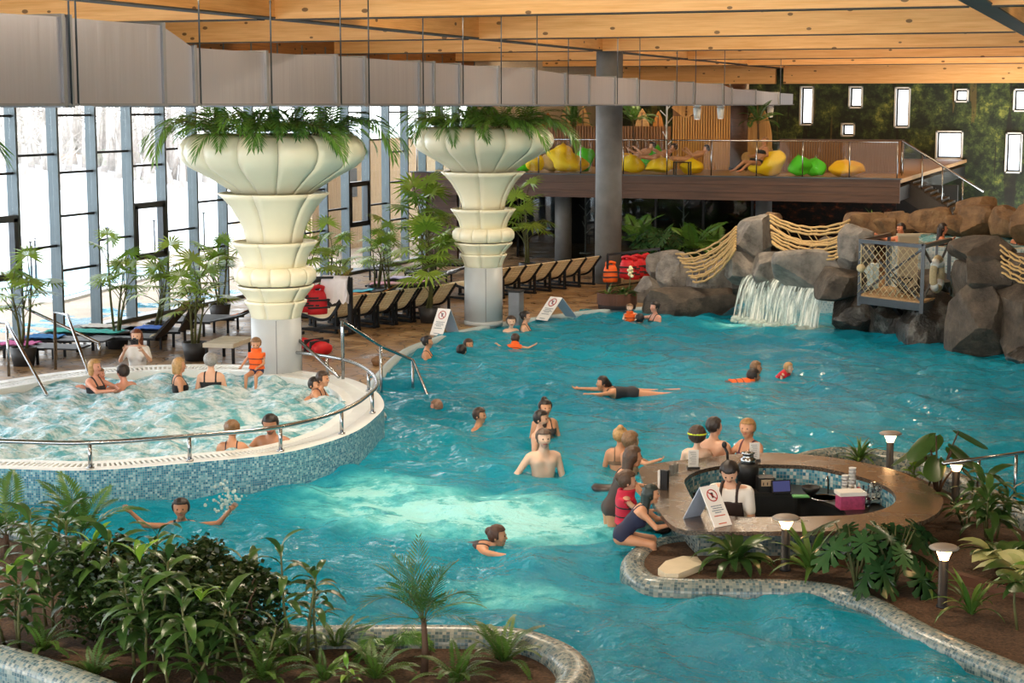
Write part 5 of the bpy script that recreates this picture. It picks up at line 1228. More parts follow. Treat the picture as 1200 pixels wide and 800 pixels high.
for a in [(611,25.7,24,17,'bean_g','green beanbag beside the bowl of the second column',1),(628,25.6,26,26,'bean_y','yellow beanbag beside the green one next to the bowl',2,-.2),(644,25.9,24,24,'bean_c','cream beanbag between two yellow ones',3),
          (668,25.6,48,34,'bean_y','large yellow beanbag with a high back left of the tall pillar',4,-.5),(686,27.2,24,28,'bean_g','tall green beanbag half behind the tall pillar',5),(731,27.5,26,24,'bean_o','amber beanbag behind others right of the tall pillar',6),
          (740,25.5,36,23,'bean_y','yellow beanbag right next to the tall pillar',7),(762,28.6,28,29,'bean_g','green beanbag behind the sleeping people',8,.3),(773,25.6,36,20,'bean_y','yellow beanbag under a sleeping person left of the small table',9,.15),
          (809,25.8,30,19,'bean_y','yellow beanbag behind the small black table',10,.15),(896,25.7,42,30,'bean_y','yellow beanbag with high back holding the seated woman',11,.5),(938,25.8,30,24,'bean_g','green beanbag, left half of the green pair',12),(957,26.1,26,23,'bean_g','green beanbag, right half of the green pair',13),(993,25.7,44,20,'bean_o','amber yellow beanbag nearest the stair',14)]: bean(*a)
q=atY(799,200,25.1); p=thing('side_table','small black frame side table among the beanbags','table',(q.x,25.15,GZ))
MB().box((0,0,.4),(.5,.3,.03)).build('tabletop',M['black_metal'],p)
for a in (-.23,.23):
    for b in (-.13,.13): MB().box((a,b,.2),(.035,.035,.4)).build('leg',M['black_metal'],p)
# timber screens behind
def xs_(u0,u1,Y): return atY(u0,150,Y).x,atY(u1,150,Y).x
x0,x1=xs_(788,866,30); sc_=thing('timber_screen','tall warm timber screen with chevron boards on the gallery','screen',((x0+x1)/2,30,GZ)); Wd=x1-x0
M['screen']=wood('screen_wood','dba04a','b97c32',2,.5,False,1.2)
MB().box((0,.06,1.38),(Wd,.06,2.76)).build('backing',wood('screen_back','8a5a28','6e441c',2,.6,False),sc_)
ns=26; 
for k in range(ns):
    x=-Wd/2+Wd*(k+.5)/ns; top=1.75 if k<ns*.42 else 2.3
    MB().box((x,0,top/2),(Wd/ns*.72,.05,top)).build('slat',M['screen'],sc_)
cx0=-Wd*.29
for k in range(5):
    z=1.95+.2*k
    for s,wd in ((-1,Wd*.2),(1,Wd*.22)):
        a=Vector((cx0,-.01,min(2.74,z-.2))); b=Vector((cx0+s*wd,-.01,min(2.76,z+wd*.75-.2))); MB().bar(a,b,.045,.17,0,(0,0,1)).build('board',M['screen'],sc_)
for k in range(1):
    z=2.3+.2*k; a=Vector((Wd*.22,-.01,z)); b=Vector((Wd*.47,-.01,min(2.75,z+.4))); MB().bar(a,b,.045,.15).build('board',M['screen'],sc_)
x0,x1=xs_(868,884,30); p=thing('round_post','dark brown round timber post right of the chevron screen','post',((x0+x1)/2-.35,30.2,GZ)); MB().lathe([(.32,0),(.32,2.8)],20).build('shaft',M['fascia'],p); MB().lathe([(.34,0),(.34,.1)],20).build('base',M['black_metal'],p)
x0,x1=xs_(914,1060,29); sc_=thing('slat_partition','brown partition of thin vertical slats behind the beanbags','partition',((x0+x1)/2,29,GZ)); Wd=x1-x0
MB().box((0,.05,.5),(Wd,.05,1.0)).build('backing',plain('partition_dark','3b2616',.7),sc_); me=MB().box((0,0,.5),(.06,.05,1.0)).mesh('slat',[M['slat']])
for k in range(48): obj('slat',me,sc_,(-Wd/2+Wd*(k+.5)/48,0,0))
MB().box((0,.02,1.02),(Wd,.12,.05)).build('top_rail',M['fascia'],sc_)
x0,x1=xs_(600,786,31.2); sc_=thing('slat_wall','long low slatted timber wall behind the left beanbags','partition',((x0+x1)/2,31.2,GZ)); Wd=x1-x0
MB().box((0,.05,.7),(Wd,.05,1.4)).build('backing',plain('partition_dark2','4a3220',.7),sc_); me=MB().box((0,0,.7),(.07,.05,1.4)).mesh('slat',[M['slat']])
for k in range(56): obj('slat',me,sc_,(-Wd/2+Wd*(k+.5)/56,0,0))
def leafboard(u0,u1,vt,Y,label,mat,z0=0.0):
    a,b=xs_(u0,u1,Y); W=b-a; H=atY(u0,vt,Y).z-GZ; p=thing('leaf_board',label,'panel',((a+b)/2,Y,GZ)); n=14; pts=[]
    for k in range(n+1): f=k/n; pts.append((W/2*math.sin(math.pi*(.18+.82*f))**.7 if f<1 else 0,z0+(H-z0)*f))
    out=[(x,z) for x,z in pts]+[(-x,z) for x,z in reversed(pts[:-1])]
    m=MB(); k=len(out); vs=[(x,-.03,z) for x,z in out]+[(x,.03,z) for x,z in out]; m.add(vs,[tuple(range(k-1,-1,-1)),tuple(range(k,2*k))]+[(i,(i+1)%k,k+(i+1)%k,k+i) for i in range(k)][:]); m.build('board',mat,p)
    MB().bar((0,-.04,z0+.1),(0,-.04,H*.93),.025).build('midrib',M['fascia'],p)
M['leafwood']=wood('leafboard_wood','b9935c','8f6c3c',2,.6,False); M['leafwood2']=wood('leafboard_wood2','a87030','7a4c1c',2,.6,False)
leafboard(655,673,122,32.0,'pale leaf shaped timber board left of the pillar',M['leafwood']); leafboard(674,693,124,32.3,'second leaf shaped timber board behind the pillar',M['leafwood'])
leafboard(742,763,127,32.0,'cream pointed leaf board right of the pillar',M['deckwood']); leafboard(763,780,130,32.5,'orange brown leaf board beside the cream one',M['leafwood2']); leafboard(632,652,132,32.6,'dark leaf board nearest the second column',M['leafwood2'])
leafboard(872,905,120,31.5,'large arched board behind the gallery palm',M['leafwood'])
for k,(u,v,w,h) in enumerate([(886,169,12,12),(899,177,15,12),(874,184,10,12)]):
    q=atY(u,v,28.8); d=math.dist((q.x,q.y),(CX,CY)); p=thing('oval_disc','pale oval timber disc, %s of the three before the arched board'%('highest','largest','lowest')[k],'disc',tuple(q),0)
    R_=Matrix.Rotation(math.pi/2,4,'X')@Matrix.Rotation(-.4,4,'Z'); m=MB().lathe([(w/F*d/2,-.02),(w/F*d/2,.02)],20,(0,0,0),0,False,True,1,h/w); m.v=[tuple(R_@Vector(a)) for a in m.v]; m.build('disc',M['leafwood'],p)
    MB().tube([(0,.03,0),(0,.05,-(q.z-GZ))],.015,5).build('stand',M['fascia'],p)
for u,Y,h,l in ((672,30.5,1.9,'dark potted palm on the gallery left of the pillar'),(742,30.5,2.0,'dark potted palm on the gallery right of the pillar'),(888,29.8,2.0,'dark potted palm on the gallery before the arched board')):
    q=atY(u,160,Y); p=thing('gallery_palm',l,'palm',(q.x,Y,GZ)); MB().lathe([(.2,0),(.26,.4),(.22,.4),(.2,.34),(.001,.35)],14).build('pot',M['pot'],p); MB().tube([(0,0,.34),(.03,0,1.0),(0,0,h-.5)],[.04,.03,.025],6).build('trunk',M['trunk'],p); rosette(p,PALMD,'frond',14,(0,0,h-.5),.85,.3,order=True)
def branch_stand(x,y,z,h,label):
    p=thing('branch_stand',label,'coat stand',(x,y,z)); MB().tube([(0,0,0),(0,0,h)],.03,6).build('pole',M['white'],p)
    for k in range(6): a=k*2.4; zz=h*(.35+.1*k); MB().tube([(0,0,zz),(.22*math.cos(a),.22*math.sin(a),zz+.22)],.018,5).build('branch',M['white'],p)
    MB().lathe([(.2,0),(.2,.03)],14).build('base',M['white'],p)
q=atY(781,180,28.6); branch_stand(q.x,28.6,GZ,2.3,'white branch shaped stand on the gallery left of the chevron screen')
q=at(801,330,.05); branch_stand(atY(801,240,29).x,29,.05,1.9,'white branch shaped coat stand in the dark under the gallery'); branch_stand(atY(686,270,29).x,29,.05,1.9,'white branch shaped coat stand behind the tall pillar')
q=atY(723,300,23.0); p=thing('timber_board','brown upright timber board behind the tall pillar','board',(q.x,23,.05)); MB().box((0,0,.75),(.22,.06,1.5)).build('board',M['fascia'],p); MB().box((0,0,.02),(.4,.3,.04)).build('foot',M['black_metal'],p)
# plants in the dark under the gallery
for u,Y,L,n,h,l in [(748,24.2,1.3,12,.7,'big dark palm under the gallery right of the pillar'),(775,23.6,1.1,14,.5,'bushy dark palm in the middle under the gallery'),(812,23.2,1.2,12,.6,'bright arching palm beside the rope netting'),(836,24,1.0,10,.5,'dark palm behind the tall rock')]:
    q=atY(u,270,Y); p=thing('deck_palm',l,'palm',(q.x,Y,.05)); MB().lathe([(.22,0),(.28,.4),(.24,.4),(.001,.36)],14).build('pot',M['pot'],p); MB().tube([(0,0,.35),(0,0,h)],.05,6).build('trunk',M['trunk'],p); rosette(p,PALMD if n>12 else [PALM[0],PALM[1],PALM[2]],'frond',n,(0,0,h),L,.25,order=True)
for u,Y,n,l in [(765,22.8,16,'glossy big leaf plant in front of the palms under the gallery'),(790,22.5,16,'second glossy big leaf plant beside the netting')]:
    q=atY(u,300,Y); p=thing('big_leaf_plant',l,'plant',(q.x,Y,.05)); MB().lathe([(.2,0),(.24,.35),(.001,.32)],12).build('pot',M['pot'],p)
    for k in range(n):
        a=2.4*k; s=Vector((.5*math.cos(a)*random.uniform(.4,1),.5*math.sin(a)*random.uniform(.4,1),random.uniform(.6,1.3))); stalk_to(p,s,M['stem'],.014,(0,0,.3)); put(MONST[k%2],'leaf',p,tuple(s),a-1.57,random.uniform(-.8,-.2),0,1.3)
q=onplane(1025,252,-4.4); p=thing('ridge_agave','small bright agave growing on the rock ridge','plant',(q.x,q.y,q.z-.35)); rosette(p,SWORD,'leaf',14,(0,0,0),.9,.25); MB().lathe([(.12,-.1),(.001,.05)],8).build('base',M['stem'],p)
# orange leaf print under the gallery
t=NT('orange_leaf_print'); oc=t.coords(); n=t.noise(t.scaled(oc,(1,1,1.6)),2.6,6,.75)
mt=t.done(t.bsdf(t.ramp(n,[(.48,hexc('120d0a')),(.58,hexc('4a2414')),(.68,hexc('a8501e'))]),.6))
x0,x1=atY(846,240,32.8).x,atY(1050,240,32.8).x
tag(MB().box(((x0+x1)/2,32.85,1.15),(x1-x0,.06,2.2)).build('leaf_print',mt),'dark wall print of orange leaves under the gallery','wall print')
l=area('gallery_lamp_light',(1,31,6.2),(1,32,3),8,1.2,300,(1,.74,.42)); 
# ================================================================ OUTSIDE THE GLASS
bw_=thing('timber_building','pale vertical boarded building outside the glass','building',(0,0,0))
x=-12.0; mt=wood('pale_larch','efd9ba','d9bd95',2,.7,False,.6); me=MB().box((0,0,1.9),(.06,.3,3.8)).mesh('plank',[mt])
MB().box((x-.1,34.5,1.85),(.1,18,3.7)).build('wall',mt,bw_)
for k in range(56): obj('plank',me,bw_,(x,25.7+.318*k,0))
MB().box((x-.02,28.6,2.3),(.12,.9,1.0)).build('window_frame',M['dark_steel'],bw_)
fn=thing('timber_fence','low pale board fence outside beyond the terrace','fence',(0,0,0))
me=MB().box((0,0,.9),(.18,.04,1.8)).mesh('board',[mt])
for k in range(24): obj('board',me,fn,(-17.4+.22*k,30,0))
MB().box((-14.9,30.05,1.3),(5.3,.05,.1)).build('rail',mt,fn)
op=thing('outdoor_pool','pale blue outdoor pool with a white rim beyond the glass','pool',(-15,15,0),.2)
MB().box((0,0,.02),(5,9,.12)).build('rim',M['white'],op); MB().box((0,0,.05),(4.4,8.4,.1)).build('pool_water',plain('outdoor_water','8fcfe6',.1,var=.05),op)
M['bark']=plain('winter_bark','b3aaa2',.9,var=.2)
def bare_tree(x,y,h,seed,label):
    r=random.Random(seed); p=thing('bare_tree',label,'tree',(x,y,min(max(0,-x-22),25)**1.25*.060-.15),0,'bare trees beyond the snow'); m=MB(); b=MB()
    m.tube([(0,0,0),(.1,.1,h*.5),(0,.2,h)],[.16,.1,.03],6)
    for k in range(26):
        z=h*r.uniform(.2,.95); a=r.uniform(0,6.28); L=h*.32*r.uniform(.5,1); e=(L*math.cos(a),L*math.sin(a),z+L*.7); b.tube([(.05,.1*z/h,z),(e[0]*.5,e[1]*.5,z+L*.25),e],[.05,.03,.01],4)
        for j in range(4): f=r.uniform(.4,1); c=Vector(e)*f+Vector((0,0,z*(1-f))); b.tube([c,c+Vector((r.uniform(-.8,.8),r.uniform(-.8,.8),r.uniform(.3,1.0)))],[.02,.008],3)
    m.build('trunk',M['bark'],p); b.build('branches',M['bark'],p)
for k in range(16):
    q=atD(-20+k*17+random.uniform(-6,6),124,random.uniform(78,105)); bare_tree(q.x,q.y,random.uniform(5.5,8.5),k,'bare winter tree among those beyond the snow field')
m=MB(); r=np.random.default_rng(2)
for k in range(130):
    q=atD(-20+r.random()*240,150,r.uniform(84,100)); q.z=min(max(0,-q.x-22),25)**1.25*.060-.15; hh=r.uniform(1.2,2.8); m.tube([q,q+Vector((r.uniform(-.5,.5),0,hh))],[.25,.02],4)
o=tag(m.build('scrub',M['bark']),'grey winter scrub beyond the snow field','scrub',None,'stuff')
for k,(u,v) in enumerate([(38,345),(43,340),(127,318),(182,312),(240,306)]):
    q=atX(u,v,-14.5-.5*k); p=thing('fence_post','thin grey fence post in the snow, number %s from the left edge'%('one','two','three','four','five')[k],'post',(q.x,q.y,0)); MB().tube([(0,0,-.1),(0,0,1.3)],.03,5).build('post',M['dark_steel'],p); MB().box((0,0,1.3),(.08,.08,.04)).build('cap',M['dark_steel'],p)
# ================================================================ PEOPLE
def surface_nets(f,lo,hi,h):
    lo=np.array(lo);hi=np.array(hi); n=np.maximum(3,np.ceil((hi-lo)/h).astype(int)+1)
    ax=[lo[i]+h*np.arange(n[i]) for i in range(3)]
    G=np.stack(np.meshgrid(*ax,indexing='ij'),-1); D=f(G.reshape(-1,3)).reshape(n); S=D<0
    nc=n-1; cnt=np.zeros(nc); acc=np.zeros((*nc,3)); sl=lambda a,k:slice(a,a+nc[k])
    for axis in range(3):
        o=[k for k in range(3) if k!=axis]
        for a in (0,1):
            for b in (0,1):
                off=[0,0,0]; off[o[0]]=a; off[o[1]]=b; off2=list(off); off2[axis]=1
                i0=tuple(sl(off[k],k) for k in range(3)); i1=tuple(sl(off2[k],k) for k in range(3))
                d0=D[i0];d1=D[i1]; m=(d0<0)!=(d1<0); t=np.where(m,d0/(d0-d1+1e-12),0)
                p=np.zeros((*nc,3)); 
                for k in range(3): p[...,k]=off[k]
                p[...,axis]=t; acc+=p*m[...,None]; cnt+=m
    act=cnt>0; idx=-np.ones(nc,int); idx[act]=np.arange(act.sum()); base=np.argwhere(act)
    V=lo+h*(base+acc[act]/cnt[act][:,None]); Q=[]
    for axis in range(3):
        o=[k for k in range(3) if k!=axis]; s0=[slice(1,nc[k]) for k in range(3)]; s0[axis]=slice(0,nc[axis]); s1=list(s0); s1[axis]=slice(1,n[axis])
        a=S[tuple(s0)];b=S[tuple(s1)]; m=a!=b; pos=np.argwhere(m); pos+=np.array([0 if k==axis else 1 for k in range(3)])
        if len(pos)==0: continue
        fl=a[m]
        e0=np.zeros(3,int);e1=np.zeros(3,int);e0[o[0]]=1;e1[o[1]]=1
        q=np.stack([idx[tuple((pos-e0-e1).T)],idx[tuple((pos-e1).T)],idx[tuple(pos.T)],idx[tuple((pos-e0).T)]],1)
        if axis==1: fl=~fl
        q[~fl]=q[~fl][:,::-1]; Q.append(q)
    return V,np.concatenate(Q)
def cap(P,a,b,ra,rb):
    a=np.array(a);b=np.array(b); ab=b-a; L=ab@ab+1e-12; h=np.clip(((P-a)@ab)/L,0,1); return np.linalg.norm(P-a-h[:,None]*ab,axis=1)-(ra+(rb-ra)*h)
def smin(a,b,k): h=np.clip(.5+.5*(b-a)/k,0,1); return b+(a-b)*h-k*h*(1-h)
def union(P,prims,k=.03):
    d=None
    for p in prims: e=cap(P,*p); d=e if d is None else smin(d,e,k)
    return d
def bbox(prims,pad=.06):
    A=np.array([np.array(p[i])-max(p[2],p[3]) for p in prims for i in (0,1)]); B=np.array([np.array(p[i])+max(p[2],p[3]) for p in prims for i in (0,1)]); return A.min(0)-pad,B.max(0)+pad
def rotx(a): c,s=math.cos(a),math.sin(a); return np.array([[1,0,0],[0,c,-s],[0,s,c]])
def rotz(a): c,s=math.cos(a),math.sin(a); return np.array([[c,-s,0],[s,c,0],[0,0,1]])
def unit(v): v=np.array(v,float); return v/np.linalg.norm(v)
SK={}
def skin(tone):
    if tone not in SK:
        c={'fair':'d9a98c','pink':'d89b84','tan':'b57f5f','pale':'e3bda4','red':'c47a58','warm':'c9926f'}[tone]
        SK[tone]=plain('skin_'+tone,c,.45,var=.06,Subsurface_Weight=.0)
    return SK[tone]
M['eye']=plain('eye_dark','201a18',.2); M['lip']=plain('lip','a8574c',.5)
HAIR={}
def hairm(c):
    if c not in HAIR: HAIR[c]=plain('hair_'+c,c,.5,var=.3,scale=40)
    return HAIR[c]
CL={}
def clothm(c):
    if c not in CL: CL[c]=plain('cloth_'+c,c,.75,var=.08)
    return CL[c]
# arm directions are (upper arm, forearm) in the frame of the body: x right, y ahead, z up, for the RIGHT arm (left is mirrored)
ARMS={'down':((.25,.08,-1),(.1,.35,-.9)),'fwd':((.3,.75,-.6),(-.2,.95,.05)),'cross':((.55,.55,-.65),(-.85,.5,.05)),'out':((.95,.2,-.15),(.75,.5,.35)),'swimfwd':((.45,.85,.0),(.15,1,.05)),
      'counter':((.3,.7,-.65),(-.45,.85,.1)),'wave':((.95,.1,.12),(.6,.25,.7)),'camera':((.35,.62,-.6),(-.5,.55,.9)),'lap':((.2,.25,-.95),(-.3,.85,-.3)),'work':((.18,.35,-.95),(-.25,.9,-.15)),'rest':((.6,.1,-.75),(.1,.75,-.5)),'hug':((.35,.8,-.4),(-.7,.7,.0)),'side':((.5,-.1,-.85),(.15,.2,-.95))}
LEGS={'stand':((.08,.05,-1),(.02,-.05,-1)),'kneel':((.1,.2,-1),(.05,-.6,-.8)),'swim':((.18,-.05,-1),(.1,-.12,-1)),'sit':((.12,1,-.12),(.02,.15,-1)),'recline':((.14,.95,.12),(.05,.8,-.55)),'crouch':((.3,.85,.2),(.05,-.25,-1)),'frog':((.5,.0,-.8),(.2,-.2,-1))}
def hand_geo(w,d,side,out,s,grip=.5):
    """five fingered hand: wrist w, pointing along d, palm facing -out"""
    d=unit(d); out=unit(np.cross(np.cross(d,out),d)); sx_=np.cross(d,out)*side; m=MB(); T=lambda a,b,c:Vector(w+(d*a+sx_*b+out*c)*s)
    m.tube([T(-.01,0,0),T(.03,0,.002),T(.075,0,0),T(.09,0,-.003)],[.026*s,.034*s,.036*s,.024*s],8)
    for k,(b,L) in enumerate(((-.03,.07),(-.01,.08),(.011,.076),(.031,.06))):
        c=-grip*.03; m.tube([T(.08,b,0),T(.08+L*.45,b*1.15,c*.4),T(.08+L*.8,b*1.2,c*1.4),T(.08+L,b*1.2,c*2.4)],[.0105*s,.0095*s,.0085*s,.006*s],5)
    m.tube([T(.02,-.025,-.005),T(.045,-.052,-.015),T(.075,-.062,-.022)],[.013*s,.0115*s,.008*s],5)
    return m
def person(P,rz,label,arms=('down','down'),legs='stand',lean=0,head=(0,0),sex='m',tone='fair',hair=('short','3a2a20'),wear=(),s=1.0,kid=False,roll=0,beard=None,grip=.5,group=None,quality=.0155,anchor='head',name='person'):
    """P: where the head centre is (anchor head) or the pelvis (anchor hips)"""
    O=np.zeros(3); R=rotx(-math.radians(lean)); U=R@np.array([0,0,1.]); Fw=R@np.array([0,1.,0]); X=np.array([1.,0,0]); L_=lambda a,b,c:O+X*a+Fw*b+U*c
    f=sex=='f'; sw=.165 if f else .19; hs=1.32 if kid else 1.0; bw=.92 if f else 1.0; ll=.86 if kid else 1.0
    neck=L_(0,.0,.50); N=unit(U*(.75 if lean>25 else 1)+np.array([0,.12+max(0,lean-35)*.0,0])+np.array([0,0,.3+max(0,(lean-20)/40)]))
    H=neck+N*(.165 if not kid else .19)
    hr=rotz(math.radians(head[0]))@rotx(-math.radians(head[1])); hx=hr[:,0];hf=hr[:,1];hu=hr[:,2]; hq=lambda a,b,c:H+(hx*a+hf*b+hu*c)*hs
    tors=[(L_(-.075,0,0),L_(.075,0,0),.115*bw,.115*bw),(L_(-.05,-.005,.02),L_(-.045,-.0,.22),.105*bw,.092*bw),(L_(.05,-.005,.02),L_(.045,0,.22),.105*bw,.092*bw),
          (L_(-.045,0,.22),L_(-.075,.005,.36),.092*bw,.108*bw),(L_(.045,0,.22),L_(.075,.005,.36),.092*bw,.108*bw),(L_(-sw*.72,-.012,.435),L_(sw*.72,-.012,.435),.066,.066),(L_(0,-.01,.40),L_(0,-.005,.5),.08,.055)]
    if f and not kid: tors+= [(L_(-.075,.075,.31),L_(-.073,.085,.30),.062,.058),(L_(.075,.075,.31),L_(.073,.085,.30),.062,.058)]
    neckp=[(L_(0,-.01,.46),H-hu*.06*hs,.053*(.9 if f or kid else 1),.05*(.9 if f or kid else 1))]
    limbs=[];hands=MB(); wr=[]
    for sd,an in ((1,arms[0]),(-1,arms[1])):
        ua,fa_=ARMS[an]; m_=np.array([sd,1,1]); ua=R@(unit(ua)*m_) if an not in ('out','wave','counter','cross','camera','swimfwd','hug') else unit(ua)*m_; fa_=R@(unit(fa_)*m_) if an not in ('out','wave','counter','cross','camera','swimfwd','hug') else unit(fa_)*m_
        sh=L_(sd*sw,-.01,.425); el=sh+ua*.275*ll; wt=el+fa_*.245*ll; k=.86 if f or kid else 1
        limbs+= [(sh,el,.052*k,.04*k),(el,wt,.041*k,.028*k)]; wr.append((wt,fa_,sd))
        up=np.cross(fa_,np.array([sd,0,.2])); hands_=hand_geo(wt,fa_,sd,up if np.linalg.norm(up)>.1 else np.array([0,0,1.]),.95*k,grip); hands.add(hands_.v,hands_.f,0,True)
    ths=[]
    for sd in (1,-1):
        a,b=LEGS[legs]; m_=np.array([sd,1,1]); a=unit(a)*m_; b=unit(b)*m_
        if legs in ('stand','swim','frog','kneel') : 
            Rl=rotx(-math.radians(lean*(1.0 if legs in ('swim','frog') else 0))); a=Rl@a;b=Rl@b
        hp=L_(sd*.09,0,-.04); kn=hp+a*.43*ll; an=kn+b*.42*ll; k=.92 if f or kid else 1
        ths.append((hp,kn,.088*k,.056*k)); limbs+= [ths[-1],(kn,an,.056*k,.036*k)]
        ft=an+ (unit(np.array([0,1,-.1])) if legs not in ('swim','frog') else unit(b+np.array([0,0,-.1])))*.16*ll-np.array([0,0,.02]); limbs.append((an,ft,.036*k,.026*k))
    hd=[(hq(0,-.012,.022),hq(0,-.006,.03),.093*hs,.095*hs),(hq(0,.028,-.02),hq(0,.032,-.062),.064*hs,.046*hs),(hq(0,.05,-.085),hq(0,.056,-.088),.03*hs,.028*hs),(hq(-.03,.05,-.02),hq(.03,.05,-.02),.04*hs,.04*hs)]
    face=[(hq(0,.088,.01),hq(0,.104,-.022),.011*hs,.016*hs),(hq(-.088,-.005,-.0),hq(-.09,-.01,-.025),.018*hs,.014*hs),(hq(.088,-.005,0),hq(.09,-.01,-.025),.018*hs,.014*hs)]
    body=tors+neckp+limbs+hd; lo,hi=bbox(body)
    sock=[hq(sx_*.034,.102,.012) for sx_ in (-1,1)]
    def fb(Pn):
        d=union(Pn,tors,.045); d=smin(d,union(Pn,limbs,.015),.025); d=smin(d,union(Pn,neckp,.02),.03)
        e=union(Pn,hd,.03); e=smin(e,union(Pn,face,.008),.012)
        for c in sock: e=np.maximum(e,-(np.linalg.norm(Pn-c,axis=1)-.018*hs))
        return smin(d,e,.02)
    V,Q=surface_nets(fb,lo,hi,quality)
    E_=MB()
    for c in sock: E_.sphere(tuple(c-hf*.0115*hs),.0095*hs,0,7,5)
    Lp=MB(); Lp.tube([tuple(hq(-.025,.083,-.055)),tuple(hq(0,.094,-.053)),tuple(hq(.025,.083,-.055))],.008*hs,5)
    # one mesh: body, hands, eyes and lips
    nv=len(V); vs=[V];fs=[list(map(tuple,Q))]; mi=[0]*len(Q)
    for g,k in ((hands,0),(E_,1),(Lp,2)): vs.append(np.array(g.v)); fs.append([tuple(i+nv for i in t) for t in g.f]); mi+= [k]*len(g.f); nv+=len(g.v)
    me=bpy.data.meshes.new('body'); me.from_pydata([tuple(x) for x in np.concatenate(vs)],[],[t for x in fs for t in x])
    for m in (skin(tone),M['eye'],M['lip']): me.materials.append(m)
    me.polygons.foreach_set('material_index',mi); me.polygons.foreach_set('use_smooth',[True]*len(mi)); me.update()
    Rz=rotz(rz)@ (np.array([[math.cos(math.radians(roll)),0,math.sin(math.radians(roll))],[0,1,0],[-math.sin(math.radians(roll)),0,math.cos(math.radians(roll))]]) if roll else np.eye(3))
    org=np.array(P)-Rz@((H if anchor=='head' else O)*s)
    p=thing(name,label,'person',tuple(org),0,group,s); p.rotation_euler=Euler((0,math.radians(roll),0)).to_matrix().to_4x4().to_euler() if False else Matrix([list(r) for r in Rz]).to_euler()
    obj('body',me,p)
    def shell(nm,fn,prims,mat,h=.013,pad=.08,k=True):
        a,b=bbox(prims,pad); v,q=surface_nets(fn,a,b,h)
        if len(v): return obj(nm,np_mesh(nm,v,q,mat),p)
    loc=lambda Pn:((Pn-O)@X,(Pn-O)@Fw,(Pn-O)@U)
    # hair
    kind,hc=hair
    hl=lambda Pn:((Pn-H)@hx/hs,(Pn-H)@hf/hs,(Pn-H)@hu/hs)
    if kind!='bald':
        def fh(Pn):
            x,y,z=hl(Pn); d=union(Pn,[(hd[0][0],hd[0][1],hd[0][2]+.013*hs,hd[0][3]+.015*hs)],.01)
            fl=.068-.02*np.abs(x)*10*0; cut=np.minimum(y-(.03+.0*z),fl-z); low=-z-(.02+.06*np.clip((.02-y)/.08,0,1) if kind in('short','bun','topbun','tail') else .07)
            d=d+.004*np.sin(Pn@np.array([90.,60,20]))*np.sin(Pn@np.array([-40.,80,50]))
            if kind in('bun','topbun'): c=hq(0,-.095,.06) if kind=='bun' else hq(0,-.05,.125); d=np.minimum(d,np.linalg.norm(Pn-c,axis=1)-.045*hs)
            d=np.maximum(d,np.minimum(cut,1)*hs); d=np.maximum(d,low*hs)
            if kind=='long': d=smin(d,union(Pn,[(hq(-.05,-.05,0),hq(-.06,-.075,-.27),.058*hs,.04*hs),(hq(.05,-.05,0),hq(.06,-.075,-.27),.058*hs,.04*hs),(hq(0,-.07,0),hq(0,-.1,-.28),.06*hs,.045*hs)],.02),.02)
            if kind=='bob': d=smin(d,union(Pn,[(hq(-.06,-.03,.02),hq(-.065,-.03,-.1),.05*hs,.04*hs),(hq(.06,-.03,.02),hq(.065,-.03,-.1),.05*hs,.04*hs),(hq(0,-.06,0),hq(0,-.07,-.1),.06*hs,.05*hs)],.02),.02)
            if kind=='tail': d=smin(d,union(Pn,[(hq(0,-.1,.03),hq(0,-.13,-.03),.035*hs,.04*hs),(hq(0,-.13,-.03),hq(0,-.11,-.2),.04*hs,.018*hs)],.02),.02)
            if kind=='bun' or kind=='topbun': d=smin(d,np.linalg.norm(Pn-(hq(0,-.1,.05) if kind=='bun' else hq(0,-.05,.125)),axis=1)-.046*hs,.015)
            return d
        shell('hair' if kind!='cap' else 'swim_cap',fh,[(hq(0,-.05,-.12 if kind in('long','tail') else 0),hq(0,0,.1),.16*hs,.12*hs)],hairm(hc),.0115,.13 if kind in ('long','tail') else .05)
    if beard:
        def fbd(Pn):
            x,y,z=hl(Pn); d=union(Pn,hd[1:],.02)-.012*hs; return np.maximum(np.maximum(d+.008*hs,(z+.05)*hs),(-.02-y)*hs)
        shell('beard',fbd,[hd[1]],hairm(beard),.011,.08)
